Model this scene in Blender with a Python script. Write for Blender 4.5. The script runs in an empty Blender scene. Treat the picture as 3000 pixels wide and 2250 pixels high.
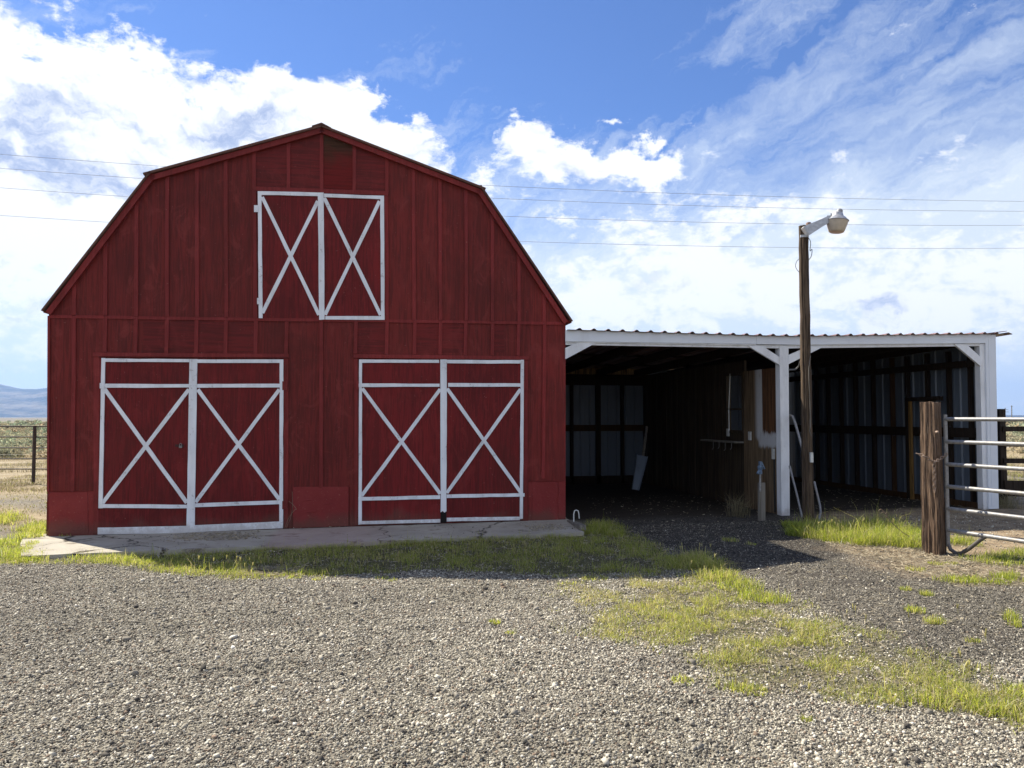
import bpy, bmesh, math, random
import numpy as np
from mathutils import Vector, Matrix
random.seed(7); rng = np.random.default_rng(7)

# ------------------------------------------------------------------ camera, sky, sun, exposure
FPX = 2250.0; YAW = math.radians(10.5); PITCH = math.atan((1222-1125)/FPX)
CAM = Vector((0, -11.55, 1.6))
sc = bpy.context.scene
C = sc.collection
cd = bpy.data.cameras.new('camera'); cam = bpy.data.objects.new('camera', cd); C.objects.link(cam)
cd.sensor_width = 36; cd.lens = FPX/3000*36; cd.clip_start = 0.05; cd.clip_end = 90000
cam.location = CAM; cam.rotation_euler = (math.radians(90)+PITCH, 0, -YAW)
sc.camera = cam
RM = cam.rotation_euler.to_matrix()
sc.view_settings.view_transform = 'Standard'; sc.view_settings.look = 'None'
sc.view_settings.gamma = 1; sc.view_settings.exposure = 1.0
CY, SY = math.cos(YAW), math.sin(YAW)
SUN_EL = math.radians(46.4); sxy = Vector((-0.695, 0.72)).normalized()
TO_SUN = Vector((sxy.x*math.cos(SUN_EL), sxy.y*math.cos(SUN_EL), math.sin(SUN_EL)))
sl = bpy.data.lights.new('sun', 'SUN'); sl.energy = 5.0; sl.angle = math.radians(0.53); sl.color = (1, 0.93, 0.80)
so = bpy.data.objects.new('sun', sl); C.objects.link(so)
so.rotation_euler = (-TO_SUN).to_track_quat('-Z', 'Y').to_euler(); so.location = (-20, 20, 30)

# ---- node helper
class NT:
    def __init__(s, nt): s.t = nt
    def n(s, typ, ins=None, **kw):
        nd = s.t.nodes.new(typ)
        for k, v in kw.items(): setattr(nd, k, v)
        if ins:
            for k, v in ins.items():
                sock = nd.inputs[k]
                if isinstance(v, bpy.types.NodeSocket): s.t.links.new(v, sock)
                else: sock.default_value = v
        return nd
    def m(s, op, a, b=0.0, c=0.0, clamp=False):
        nd = s.n('ShaderNodeMath', {0: a, 1: b, 2: c}, operation=op); nd.use_clamp = clamp
        return nd.outputs[0]
    def vm(s, op, a, b=(0, 0, 0)):
        nd = s.n('ShaderNodeVectorMath', {0: a, 1: b}, operation=op)
        return nd.outputs['Value'] if op in ('DOT_PRODUCT', 'LENGTH') else nd.outputs[0]
    def mix(s, f, a, b, bt='MIX'):
        nd = s.n('ShaderNodeMix', data_type='RGBA', blend_type=bt)
        for k, v in ((0, f), (6, a), (7, b)):
            if isinstance(v, bpy.types.NodeSocket): s.t.links.new(v, nd.inputs[k])
            else: nd.inputs[k].default_value = (tuple(v)+(1,)) if (k > 0 and len(v) == 3) else v
        return nd.outputs[2]
    def ramp(s, f, a, b, smooth=True):
        nd = s.n('ShaderNodeMapRange', {0: f, 1: a, 2: b, 3: 0.0, 4: 1.0})
        nd.interpolation_type = 'SMOOTHSTEP' if smooth else 'LINEAR'
        return nd.outputs[0]
    def noise(s, v, scale, detail=4, rough=0.55, dist=0.0, col=False):
        nd = s.n('ShaderNodeTexNoise', {'Vector': v, 'Scale': scale, 'Detail': detail, 'Roughness': rough, 'Distortion': dist})
        return nd.outputs[1] if col else nd.outputs[0]
    def scale(s, v, xyz):
        return s.n('ShaderNodeMapping', {'Vector': v, 'Scale': xyz}).outputs[0]

w = bpy.data.worlds.new('World'); sc.world = w; w.use_nodes = True
w.node_tree.nodes.clear(); W = NT(w.node_tree)
sky = W.n('ShaderNodeTexSky', sky_type='NISHITA', sun_disc=False)
sky.sun_elevation = SUN_EL; sky.sun_rotation = math.atan2(TO_SUN.x, TO_SUN.y); sky.altitude = 1300; sky.air_density = 1.15; sky.dust_density = 0.35; sky.ozone_density = 2.5
SKYS = 0.085
tc = W.n('ShaderNodeTexCoord').outputs['Generated']
d = W.vm('NORMALIZE', tc)
rr = W.vm('DOT_PRODUCT', d, (CY, -SY, 0)); ff = W.vm('DOT_PRODUCT', d, (SY, CY, 0))
zz = W.n('ShaderNodeSeparateXYZ', {0: d}).outputs[2]
AZ = W.m('MULTIPLY', W.m('ARCTAN2', rr, ff), 57.29578)
EL = W.m('MULTIPLY', W.m('ARCSINE', zz), 57.29578)
azel = W.n('ShaderNodeCombineXYZ', {0: AZ, 1: EL, 2: 0.0}).outputs[0]
def pazel(px, py):
    v = RM @ Vector(((px-1500)/FPX, (1125-py)/FPX, -1)); v.normalize()
    r = v.x*CY - v.y*SY; f = v.x*SY + v.y*CY
    return math.degrees(math.atan2(r, f)), math.degrees(math.asin(v.z))
warp = W.vm('SCALE', W.vm('SUBTRACT', W.noise(azel, 0.22, 5, 0.6, 0, True), (0.5, 0.5, 0.5)))
w.node_tree.nodes[-1]
_wn = [n for n in w.node_tree.nodes if n.type == 'VECT_MATH' and n.operation == 'SCALE'][0]; _wn.inputs['Scale'].default_value = 4.5
aw = W.vm('ADD', azel, warp)
sep = W.n('ShaderNodeSeparateXYZ', {0: aw}); WA, WE = sep.outputs[0], sep.outputs[1]
def blob(px, py, rx, ry, rot, amp):
    a, e = pazel(px, py); sx = rx/FPX*57.3; sy = ry/FPX*57.3; cr, sr = math.cos(math.radians(rot)), math.sin(math.radians(rot))
    da = W.m('SUBTRACT', WA, a); de = W.m('SUBTRACT', WE, e)
    u = W.m('DIVIDE', W.m('ADD', W.m('MULTIPLY', da, cr), W.m('MULTIPLY', de, sr)), sx)
    v = W.m('DIVIDE', W.m('SUBTRACT', W.m('MULTIPLY', de, cr), W.m('MULTIPLY', da, sr)), sy)
    q = W.m('ADD', W.m('MULTIPLY', u, u), W.m('MULTIPLY', v, v))
    return W.m('MULTIPLY', W.m('EXPONENT', W.m('MULTIPLY', q, -1.0)), amp)
# where the cumulus stands in the sky (azimuth / elevation of the real cloud banks)
bias = W.m('MULTIPLY', W.ramp(EL, 13.0, 2.0), 0.15)
for b in [(60, 330, 300, 190, -10, .50), (520, 360, 420, 150, -4, .55), (930, 390, 330, 100, -16, .48), (1230, 480, 200, 90, -25, .42), (330, 560, 500, 160, 0, .35),
          (40, 700, 700, 220, 0, .60), (100, 120, 160, 90, -30, .02), (20, 90, 120, 40, 0, .15), (330, 150, 60, 100, 20, .22), (860, 250, 150, 60, -15, .35), (1040, 300, 90, 60, -20, .3),
          (1545, 415, 85, 50, -8, .85), (1700, 460, 150, 50, -10, .8), (1880, 480, 110, 34, -4, .75), (1915, 396, 45, 17, 8, .7), (1600, 510, 50, 28, 0, .6), (1790, 362, 40, 12, 0, .4),
          (1370, 400, 40, 120, 0, -.45), (1420, 330, 60, 60, 0, -.25), (2350, 800, 800, 120, 0, .32), (2900, 850, 420, 90, 0, .28), (1900, 870, 420, 90, 0, .30), (2100, 650, 320, 50, 4, .26),
          (1500, 40, 900, 200, 0, -.40), (600, 120, 260, 80, 0, -.3), (2550, 250, 500, 200, 0, -.2), (2600, 1130, 700, 60, 0, -.12), (1900, 620, 300, 60, 0, .12)]:
    bias = W.m('ADD', bias, blob(*b))
bias = W.m('ADD', bias, W.m('MULTIPLY', W.ramp(ff, 0.1, -0.5), 0.30))   # unseen cloud added behind the camera, whiter fill for the barn front
cn = W.noise(W.scale(azel, (0.8, 1.3, 1)), 0.30, 12, 0.68, 0.3)
cn2 = W.noise(W.scale(azel, (0.8, 1.4, 1)), 0.8, 8, 0.65, 0.2)
dens = W.m('ADD', W.m('ADD', bias, W.m('MULTIPLY', W.m('SUBTRACT', cn, 0.5), 1.9)), W.m('MULTIPLY', W.m('SUBTRACT', cn2, 0.5), 0.95))
cov = W.ramp(dens, 0.10, 0.46)
# thin high veil, streaked
stv = W.n('ShaderNodeVectorRotate', {'Vector': aw, 'Angle': math.radians(-22)}, rotation_type='Z_AXIS').outputs[0]
cir = W.noise(W.scale(stv, (0.28, 1.1, 1)), 0.16, 8, 0.62, 0.5)
cir2 = W.noise(W.scale(stv, (0.16, 1.6, 1)), 0.55, 6, 0.6, 0.3)
vb = W.m('ADD', blob(2750, 430, 800, 330, 10, .17), W.m('ADD', blob(2200, 760, 1200, 260, 0, .38), W.m('ADD', W.m('MULTIPLY', W.ramp(EL, 26.0, 4.0), 0.22), W.m('MULTIPLY', W.ramp(EL, 15.0, 1.0), 0.65))))
vb = W.m('ADD', vb, blob(1500, 60, 1100, 200, 0, -.15))
veil = W.ramp(W.m('ADD', vb, W.m('ADD', W.m('MULTIPLY', W.m('SUBTRACT', cir, 0.5), 1.5), W.m('MULTIPLY', W.m('SUBTRACT', cir2, 0.5), 0.5))), 0.0, 0.62, False)
veil = W.m('MULTIPLY', veil, 0.9)
# grey undersides: thick parts, seen from below against the sun
sh = W.noise(W.scale(aw, (0.6, 1.5, 1)), 0.22, 8, 0.6, 0.3)
shb = W.m('ADD', blob(230, 480, 330, 85, -6, .36), blob(640, 350, 150, 45, 0, .22))
shb = W.m('ADD', shb, W.m('ADD', blob(2400, 760, 800, 200, 0, -.22), W.m('ADD', blob(2600, 870, 160, 30, 0, .25), blob(60, 330, 90, 40, 0, .15))))
shb = W.m('ADD', shb, blob(60, 720, 600, 130, 0, -.25))
shade = W.m('MULTIPLY', W.ramp(W.m('ADD', shb, W.m('MULTIPLY', W.m('SUBTRACT', sh, 0.5), 1.8)), 0.02, 0.40), 1.0)
K = 1/SKYS
white = (0.56*K, 0.57*K, 0.59*K); grey = (0.22*K, 0.27*K, 0.40*K)
ccol = W.mix(shade, white, grey)
scol = W.n('ShaderNodeHueSaturation', {'Saturation': 0.97, 'Value': 0.95, 'Color': sky.outputs[0]}).outputs[0]
scol = W.mix(1.0, scol, (0.45, 0.61, 0.92), 'MULTIPLY')
c1 = W.mix(veil, scol, (0.44*K, 0.485*K, 0.53*K))
c2 = W.mix(cov, c1, ccol)
bg = W.n('ShaderNodeBackground', {'Color': c2, 'Strength': SKYS})
wo = W.n('ShaderNodeOutputWorld', {0: bg.outputs[0]})

# ------------------------------------------------------------------ pixel rays onto real planes
def ray(px, py): return RM @ Vector(((px-1500)/FPX, (1125-py)/FPX, -1))
def P(px, py, Y=0.0):                     # on a vertical plane parallel to the barn front
    r = ray(px, py); return CAM + r*((Y-CAM.y)/r.y)
def PX(px, py, X):                        # on a vertical plane running away from it
    r = ray(px, py); return CAM + r*((X-CAM.x)/r.x)
def PG(px, py, z=-0.04):                  # on the ground
    r = ray(px, py); return CAM + r*((z-CAM.z)/r.z)
def PD(px, py, dep):                      # at a distance along the view axis
    r = ray(px, py); return CAM + r*(dep/(r.x*SY+r.y*CY))
def gz(x, y): return -0.045 + 0.0065*np.clip(x, -8, 12)

# ------------------------------------------------------------------ mesh builder
FW = Vector((SY, CY, 0)); RT = Vector((CY, -SY, 0)); UP = Vector((0, 0, 1))
class MB:
    def __init__(s): s.v = []; s.f = []; s.mi = []
    def add(s, vs, fs, mi=0):
        o = len(s.v); s.v += [tuple(v) for v in vs]; s.f += [tuple(i+o for i in f) for f in fs]; s.mi += [mi]*len(fs)
    def prism(s, pts, ext, mi=0):         # polygon + extrusion vector
        n = len(pts); e = Vector(ext); a = [Vector(p) for p in pts]; b = [p+e for p in a]
        s.add(a+b, [tuple(range(n))[::-1], tuple(range(n, 2*n))]+[(i, (i+1) % n, n+(i+1) % n, n+i) for i in range(n)], mi)
    def box(s, p0, p1, mi=0):
        x0, y0, z0 = p0; x1, y1, z1 = p1
        s.prism([(x0, y0, z0), (x1, y0, z0), (x1, y1, z0), (x0, y1, z0)], (0, 0, z1-z0), mi)
    def beam(s, a, b, w, t, up=(0, 0, 1), mi=0):   # rectangular bar: w along side vector, t along up
        a, b = Vector(a), Vector(b); d = (b-a).normalized(); sd = d.cross(Vector(up)).normalized(); u = sd.cross(d)
        q = [a+sd*w/2*i+u*t/2*j for i, j in ((-1, -1), (1, -1), (1, 1), (-1, 1))]
        s.prism(q, b-a, mi)
    def tube(s, pts, r, n=8, mi=0, caps=True):
        pts = [Vector(p) for p in pts]; rs = r if isinstance(r, (list, tuple)) else [r]*len(pts)
        vs = []; fs = []
        ref = None
        for i, p in enumerate(pts):
            t = (pts[min(i+1, len(pts)-1)]-pts[max(i-1, 0)]).normalized()
            if ref is None: ref = Vector((0, 0, 1)) if abs(t.z) < 0.9 else Vector((1, 0, 0))
            x = t.cross(ref).normalized(); y = x.cross(t).normalized(); ref = y
            vs += [p+(x*math.cos(k*math.tau/n)+y*math.sin(k*math.tau/n))*rs[i] for k in range(n)]
        for i in range(len(pts)-1):
            for k in range(n): fs.append((i*n+k, i*n+(k+1) % n, (i+1)*n+(k+1) % n, (i+1)*n+k))
        if caps: fs += [tuple(range(n))[::-1], tuple(range((len(pts)-1)*n, len(pts)*n))]
        s.add(vs, fs, mi)
    def lathe(s, c, prof, n=28, ax=None, mi=0):  # prof: (radius, height) about axis
        M = (Vector(ax).to_track_quat('Z', 'Y').to_matrix() if ax is not None else Matrix.Identity(3)); c = Vector(c)
        vs = [c+M @ Vector((r*math.cos(k*math.tau/n), r*math.sin(k*math.tau/n), h)) for r, h in prof for k in range(n)]
        fs = [(i*n+k, i*n+(k+1) % n, (i+1)*n+(k+1) % n, (i+1)*n+k) for i in range(len(prof)-1) for k in range(n)]
        s.add(vs, fs, mi)
    def bpx(s, quad, Y, t, mi=0):         # board on a barn-parallel plane: quad of pixel corners, thickness t
        s.prism([P(x, y, Y) for x, y in quad], (0, t, 0), mi)
    def build(s, name, mats, parent=None, smooth=False, origin=None):
        me = bpy.data.meshes.new(name)
        o0 = parent_loc(parent) if parent else (Vector(origin) if origin else Vector((0, 0, 0)))
        me.from_pydata([tuple(Vector(v)-o0) for v in s.v], [], s.f)
        mats = mats if isinstance(mats, (list, tuple)) else [mats]
        for m in mats: me.materials.append(m)
        if len(mats) > 1: me.polygons.foreach_set('material_index', s.mi)
        bm = bmesh.new(); bm.from_mesh(me); bmesh.ops.recalc_face_normals(bm, faces=bm.faces); bm.to_mesh(me); bm.free()
        if smooth:
            me.polygons.foreach_set('use_smooth', [True]*len(me.polygons))
            me.set_sharp_from_angle(angle=math.radians(38))
        ob = bpy.data.objects.new(name, me); C.objects.link(ob)
        if parent: ob.parent = parent
        else: ob.location = o0
        return ob
def parent_loc(p):
    v = Vector((0, 0, 0))
    while p: v += p.location; p = p.parent
    return v
def tag(o, label=None, cat=None, group=None, kind=None):
    if label: o['label'] = label
    if cat: o['category'] = cat
    if group: o['group'] = group
    if kind: o['kind'] = kind
    return o
def empty(name, loc, label, cat, group=None):
    o = bpy.data.objects.new(name, None); C.objects.link(o); o.location = loc; o.empty_display_size = .2
    return tag(o, label, cat, group)

# ------------------------------------------------------------------ materials
def newmat(name):
    m = bpy.data.materials.new(name); m.use_nodes = True; m.node_tree.nodes.clear(); return m, NT(m.node_tree)
def finish(N, m, col, rough=0.8, bump=None, bstr=0.3, bdist=0.01, metal=0.0, spec=0.4, trans=None):
    b = N.n('ShaderNodeBsdfPrincipled', {'Roughness': rough, 'Metallic': metal, 'Specular IOR Level': spec})
    if isinstance(col, bpy.types.NodeSocket): N.t.links.new(col, b.inputs['Base Color'])
    else: b.inputs['Base Color'].default_value = tuple(col)+(1,)
    if bump is not None:
        bn = N.n('ShaderNodeBump', {'Height': bump, 'Strength': bstr, 'Distance': bdist}); N.t.links.new(bn.outputs[0], b.inputs['Normal'])
    N.n('ShaderNodeOutputMaterial', {0: b.outputs[0]})
    return m
def ocoord(N): return N.n('ShaderNodeTexCoord').outputs['Object']

def plywood(name, base, dark, light, gscale=1.0, horiz=False, per=1.22, wear=0.5):
    m, N = newmat(name); o = ocoord(N)
    s = (0.55, 3, 9) if horiz else (9, 3, 0.55)
    g1 = N.noise(N.scale(o, s), 2.2*gscale, 6, 0.6, 1.4)                      # flame grain
    g2 = N.noise(N.scale(o, (1.2, 2, 30) if horiz else (30, 2, 1.2)), 2.5, 4, 0.6)    # fine streaks
    st = N.noise(o, 1.3, 6, 0.62, 0.6); st2 = N.noise(N.scale(o, (1.8, 1, .55)), 2.6, 6, 0.68, 0.5)
    x = N.n('ShaderNodeSeparateXYZ', {0: o})
    cell = N.n('ShaderNodeTexWhiteNoise', {'W': N.m('FLOOR', N.m('DIVIDE', x.outputs[0], per))}, noise_dimensions='1D').outputs[0]
    c = N.mix(N.m('ADD', .35, N.m('MULTIPLY', N.ramp(g1, 0.40, 0.60), .65)), dark, base)
    c = N.mix(N.m('MULTIPLY', N.ramp(g2, 0.5, 0.72), 0.25), c, light)
    c = N.mix(N.m('MULTIPLY', N.ramp(st, 0.48, 0.70), 0.75*wear), c, dark)
    c = N.mix(N.m('MULTIPLY', N.ramp(st2, 0.52, 0.72), 0.7*wear), c, light)
    c = N.n('ShaderNodeHueSaturation', {'Color': c, 'Value': N.m('ADD', 0.80, N.m('MULTIPLY', cell, 0.34))}).outputs[0]
    bl = N.noise(o, .75, 5, .66, 1.0); bl2 = N.noise(N.scale(o, (1.6, 1, 1)), 2.1, 7, .7, .8)
    c = N.mix(N.m('MULTIPLY', N.ramp(bl, .50, .70), .5), c, (0.082, 0.011, 0.007)); c = N.mix(N.m('MULTIPLY', N.ramp(bl2, .53, .68), .45), c, light)
    mud = N.ramp(N.m('ADD', x.outputs[2], N.m('MULTIPLY', N.m('SUBTRACT', st, .5), .9)), .26, -.02)
    c = N.mix(N.m('MULTIPLY', mud, .55), c, (0.10, 0.055, 0.04))
    drip = N.noise(N.scale(o, (7, 1, .35)), 2.0, 4, .6); c = N.mix(N.m('MULTIPLY', N.ramp(drip, .60, .74), .30), c, (0.055, 0.012, 0.008))
    spk = N.noise(o, 26, 3, .7); c = N.mix(N.m('MULTIPLY', N.ramp(spk, .69, .73), .55), c, (0.30, 0.13, 0.10))
    return finish(N, m, c, 0.72, N.m('ADD', g1, N.m('MULTIPLY', g2, 0.6)), 0.35, 0.006, spec=0.3)
RED = plywood('red_paint_plywood', (0.180, 0.0170, 0.0135), (0.082, 0.0090, 0.0065), (0.230, 0.036, 0.030))
REDH = plywood('red_paint_plywood_gable', (0.170, 0.0125, 0.0115), (0.080, 0.008, 0.006), (0.200, 0.024, 0.021), horiz=True, wear=.7)
REDD = plywood('red_paint_door', (0.185, 0.0100, 0.0105), (0.085, 0.0055, 0.005), (0.215, 0.021, 0.019), 1.2, wear=.7)
BATT = plywood('red_paint_batten', (0.235, 0.026, 0.025), (0.16, 0.015, 0.013), (0.27, 0.038, 0.035))
def redbase(name, c0, c1):
    m, N = newmat(name); o = ocoord(N)
    n = N.noise(o, 2.0, 6, .6); n2 = N.noise(o, 30, 4, .6)
    c = N.mix(N.ramp(n, .35, .65), c0, c1)
    zc_ = N.n('ShaderNodeSeparateXYZ', {0: o}).outputs[2]; c = N.mix(N.m('MULTIPLY', N.ramp(N.m('ADD', zc_, N.m('MULTIPLY', N.m('SUBTRACT', n, .5), .6)), .22, 0.0), .6), c, (0.10, 0.055, 0.04)); c = N.mix(N.m('MULTIPLY', N.ramp(n2, .62, .7), .5), c, (0.30, 0.10, 0.08))
    return finish(N, m, c, 0.75, N.m('ADD', n2, n), 0.5, 0.01, spec=.3)
STUC = redbase('red_stucco', (0.190, 0.020, 0.019), (0.225, 0.029, 0.027))
def whitewood(name, base, chip, amt=0.5, sc_=1.0):
    m, N = newmat(name); o = ocoord(N)
    n = N.noise(o, 14*sc_, 8, .7); n2 = N.noise(N.scale(o, (1, 1, .3)), 5, 5, .6); n3 = N.noise(o, 60, 3, .6)
    dr = N.noise(N.scale(o, (1, 1, .12)), 9, 5, .65); base_ = None
    f = N.m('MULTIPLY', N.ramp(N.m('ADD', n, N.m('MULTIPLY', N.m('SUBTRACT', n2, .5), .5)), 0.60, 0.70), amt)
    c = N.mix(f, N.mix(N.ramp(n2, .35, .7), base, tuple(k*.82 for k in base)), chip); c = N.mix(N.m('MULTIPLY', N.ramp(dr, .55, .72), .28), c, (0.42, 0.36, 0.32)); zq = N.n('ShaderNodeSeparateXYZ', {0: o}).outputs[2]; c = N.mix(N.m('MULTIPLY', N.ramp(N.m('ADD', zq, N.m('MULTIPLY', N.m('SUBTRACT', n, .5), .5)), .16, -.02), .45), c, (0.30, 0.24, 0.19))
    return finish(N, m, c, 0.6, N.m('ADD', n3, n), 0.25, 0.003, spec=.35)
WHITE = whitewood('white_trim_paint', (0.80, 0.82, 0.85), (0.36, 0.33, 0.33), .6)
WHITE2 = whitewood('white_shed_paint', (0.80, 0.81, 0.82), (0.50, 0.49, 0.48), .3)
def metal_sheet(name, base, rust, amt=.3):
    m, N = newmat(name); o = ocoord(N)
    n = N.noise(N.scale(o, (1, 1, .25)), 2.5, 6, .65); n2 = N.noise(o, 20, 4, .6)
    c = N.mix(N.m('MULTIPLY', N.ramp(n, .5, .75), amt), base, rust)
    return finish(N, m, c, 0.42, n2, 0.05, 0.003, spec=.5)
PANEL = metal_sheet('dull_metal_sheet', (0.125, 0.15, 0.185), (0.06, 0.07, 0.085), .6)
TRIM = metal_sheet('white_metal_trim', (0.70, 0.73, 0.77), (0.5, 0.5, 0.5), .3)
ROOFM = metal_sheet('rust_red_metal_roof', (0.17, 0.09, 0.08), (0.10, 0.05, 0.04), .6)
def wood(name, base, dark, light=None, fine=1.0, bstr=.6, crack=.5, rough=.85):
    m, N = newmat(name); o = ocoord(N)
    g = N.noise(N.scale(o, (16, 16, .5)), 2.5*fine, 6, .62, .4); g2 = N.noise(N.scale(o, (60, 60, 1.5)), 1.6*fine, 4, .6)
    st = N.noise(N.scale(o, (1, 1, .4)), 2.0, 5, .6)
    light = light or tuple(min(1, k*1.6) for k in base)
    c = N.mix(N.ramp(g, .35, .6), dark, base); c = N.mix(N.m('MULTIPLY', N.ramp(g2, .5, .7), .5), c, light)
    c = N.mix(N.m('MULTIPLY', N.ramp(st, .5, .7), .45), c, dark)
    return finish(N, m, c, rough, N.m('ADD', g, N.m('MULTIPLY', g2, .5)), bstr, 0.02, spec=.2)
DARKW = wood('dark_framing_lumber', (0.030, 0.019, 0.012), (0.012, 0.008, 0.006))
BROWNW = wood('brown_girt_lumber', (0.07, 0.036, 0.014), (0.035, 0.018, 0.009))
PARTW = wood('weathered_partition_boards', (0.060, 0.043, 0.027), (0.022, 0.016, 0.011), fine=.7)
POLEW = wood('weathered_pole_wood', (0.12, 0.083, 0.054), (0.032, 0.022, 0.015), (0.21, 0.155, 0.105), 1.0, 1.0)
TIEW = wood('old_railroad_tie_wood', (0.18, 0.115, 0.075), (0.028, 0.018, 0.012), (0.36, 0.26, 0.175), 2.0, 1.0)
CORRW = wood('dark_corral_boards', (0.045, 0.032, 0.024), (0.02, 0.014, 0.01))
GREYW = wood('grey_weathered_wood', (0.22, 0.20, 0.17), (0.10, 0.09, 0.075))
SHING = wood('brown_shingle_edge', (0.15, 0.075, 0.055), (0.09, 0.045, 0.035), fine=2)
def simple(name, col, rough=.6, metal=0.0, var=.25, sc_=12, bstr=.1):
    m, N = newmat(name); o = ocoord(N); n = N.noise(o, sc_, 6, .65)
    c = N.mix(N.ramp(n, .35, .7), col, tuple(k*(1-var) for k in col))
    return finish(N, m, c, rough, n, bstr, .004, metal)
PIPEB = simple('dark_steel_pipe', (0.055, 0.038, 0.030), .7, 0, .4)
def gatemat():
    m, N = newmat('galvanised_pipe'); o = ocoord(N)
    n = N.noise(o, 3.5, 6, .7); n2 = N.noise(o, 30, 4, .6)
    c = N.mix(N.ramp(n2, .3, .7), (0.30, 0.295, 0.285), (0.20, 0.195, 0.19)); c = N.mix(N.m('MULTIPLY', N.ramp(n, .55, .75), .5), c, (0.30, 0.22, 0.14))
    return finish(N, m, c, .5, n2, .08, .003, .25)
GATEM = gatemat()
CHAINM = simple('rusty_chain', (0.30, 0.22, 0.17), .6, .5, .5, 60)
LAMPM = simple('lamp_aluminium', (0.50, 0.51, 0.52), .45, .55, .3, 20)
LENSM = simple('lamp_lens_acrylic', (0.55, 0.47, 0.36), .35, 0, .15, 9)
BLACKM = simple('black_cable', (0.02, 0.02, 0.02), .6)
PVCM = simple('pale_pvc', (0.62, 0.62, 0.58), .5)
BLUEM = simple('blue_grey_fitting', (0.13, 0.19, 0.27), .5, .1, .4, 30)
STEELM = simple('padlock_steel', (0.25, 0.24, 0.23), .45, .5)
BRASSM = simple('padlock_brass', (0.45, 0.30, 0.12), .4, .6)
WIREM = simple('thin_wire', (0.16, 0.16, 0.17), .5, .5)
PLINEM = simple('power_cable_aluminium', (0.36, 0.37, 0.40), .5, .2)
TWIGM = simple('dry_twig_bark', (0.22, 0.16, 0.11), .8)

# ------------------------------------------------------------------ ground
def vnoise(x, y, s, seed=0):
    x = np.asarray(x)*s+seed*17.3; y = np.asarray(y)*s-seed*9.1
    xi = np.floor(x).astype(np.int64); yi = np.floor(y).astype(np.int64); fx = x-xi; fy = y-yi
    fx = fx*fx*(3-2*fx); fy = fy*fy*(3-2*fy)
    def h(a, b):
        n = (a*374761393+b*668265263+seed*982451653) & 0x7fffffff
        n = ((n ^ (n >> 13))*1274126177) & 0x7fffffff
        return ((n ^ (n >> 16)) & 0xffff)/65535.0
    return (h(xi, yi)*(1-fx)+h(xi+1, yi)*fx)*(1-fy)+(h(xi, yi+1)*(1-fx)+h(xi+1, yi+1)*fx)*fy
def fbm(x, y, s, o=4, seed=0):
    r = 0; a = .5
    for i in range(o): r = r+a*vnoise(x, y, s*2**i, seed+i); a *= .5
    return r/(1-.5**o)
def gpoly(pts): return np.array([[PG(*p).x, PG(*p).y] for p in pts])
def sdist(x, y, poly):                    # signed distance, + inside
    x = np.asarray(x, float); y = np.asarray(y, float); d2 = np.full(x.shape, 1e9); ins = np.zeros(x.shape, bool); n = len(poly)
    for i in range(n):
        ax, ay = poly[i]; bx, by = poly[(i+1) % n]; ex, ey = bx-ax, by-ay
        t = np.clip(((x-ax)*ex+(y-ay)*ey)/(ex*ex+ey*ey+1e-12), 0, 1)
        d2 = np.minimum(d2, (x-ax-t*ex)**2+(y-ay-t*ey)**2)
        c = ((ay > y) != (by > y)) & (x < ex*(y-ay)/(ey if abs(ey) > 1e-12 else 1e-12)+ax); ins ^= c
    return np.where(ins, 1, -1)*np.sqrt(d2)
def zone(x, y, poly, soft, amp=.3, ns=1.6, seed=3):
    v = sdist(x, y, poly)+(fbm(x, y, ns, 4, seed)-.5)*2*amp
    return np.clip(v/soft+.5, 0, 1)
SLAB_P = np.array([[-4.75, .3], [PG(63, 1621, 0).x, PG(63, 1621, 0).y], [PG(345, 1612, 0).x, PG(345, 1612, 0).y], [PG(1000, 1590, 0).x, PG(1000, 1590, 0).y], [PG(1711, 1564, 0).x, PG(1711, 1564, 0).y], [PG(1664, 1522, 0).x, .3]])
G_STRIP = gpoly([(-40, 1640), (-40, 1612), (63, 1616), (345, 1605), (600, 1596), (1000, 1583), (1300, 1572), (1690, 1560), (1735, 1532), (1790, 1530), (1850, 1562), (1930, 1610), (2010, 1655), (1960, 1684), (1600, 1682), (1450, 1676), (1180, 1672), (1000, 1682), (700, 1690), (520, 1676), (400, 1650), (250, 1642)])
G_DIAG = gpoly([(1990, 1640), (2060, 1636), (2110, 1690), (2200, 1730), (2310, 1770), (2290, 1800), (2480, 1860), (2600, 1930), (2820, 1990), (3060, 2060), (3060, 2150), (2870, 2085), (2640, 2050), (2400, 2030), (2250, 2020), (2130, 2005), (2040, 1950), (2060, 1900), (1900, 1870), (1790, 1850), (1830, 1760), (1900, 1720), (2010, 1720)])
G_DIAG2 = gpoly([(1660, 1760), (1700, 1700), (1800, 1680), (1900, 1690), (1990, 1700), (1990, 1790), (1880, 1870), (1760, 1840), (1700, 1810)])
G_GATE = gpoly([(2330, 1545), (2440, 1562), (2560, 1548), (2660, 1566), (2725, 1590), (2730, 1618), (2600, 1612), (2500, 1604), (2420, 1592), (2340, 1580)])
G_POLE = gpoly([(2300, 1545), (2420, 1545), (2440, 1575), (2320, 1572)])
G_R1 = gpoly([(2768, 1590), (2850, 1590), (2870, 1612), (2790, 1610)])
G_R2 = gpoly([(2820, 1650), (2900, 1632), (3040, 1620), (3040, 1670), (2950, 1672)])
G_R3 = gpoly([(2760, 1712), (2850, 1700), (3040, 1695), (3040, 1722), (2860, 1722)])
G_LEFT = gpoly([(-40, 1632), (-40, 1580), (40, 1570), (70, 1530), (120, 1520), (150, 1545), (150, 1570), (100, 1590), (60, 1625)])
G_LEFT2 = gpoly([(-30, 1532), (-30, 1508), (40, 1500), (75, 1515), (30, 1530)])
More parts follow.
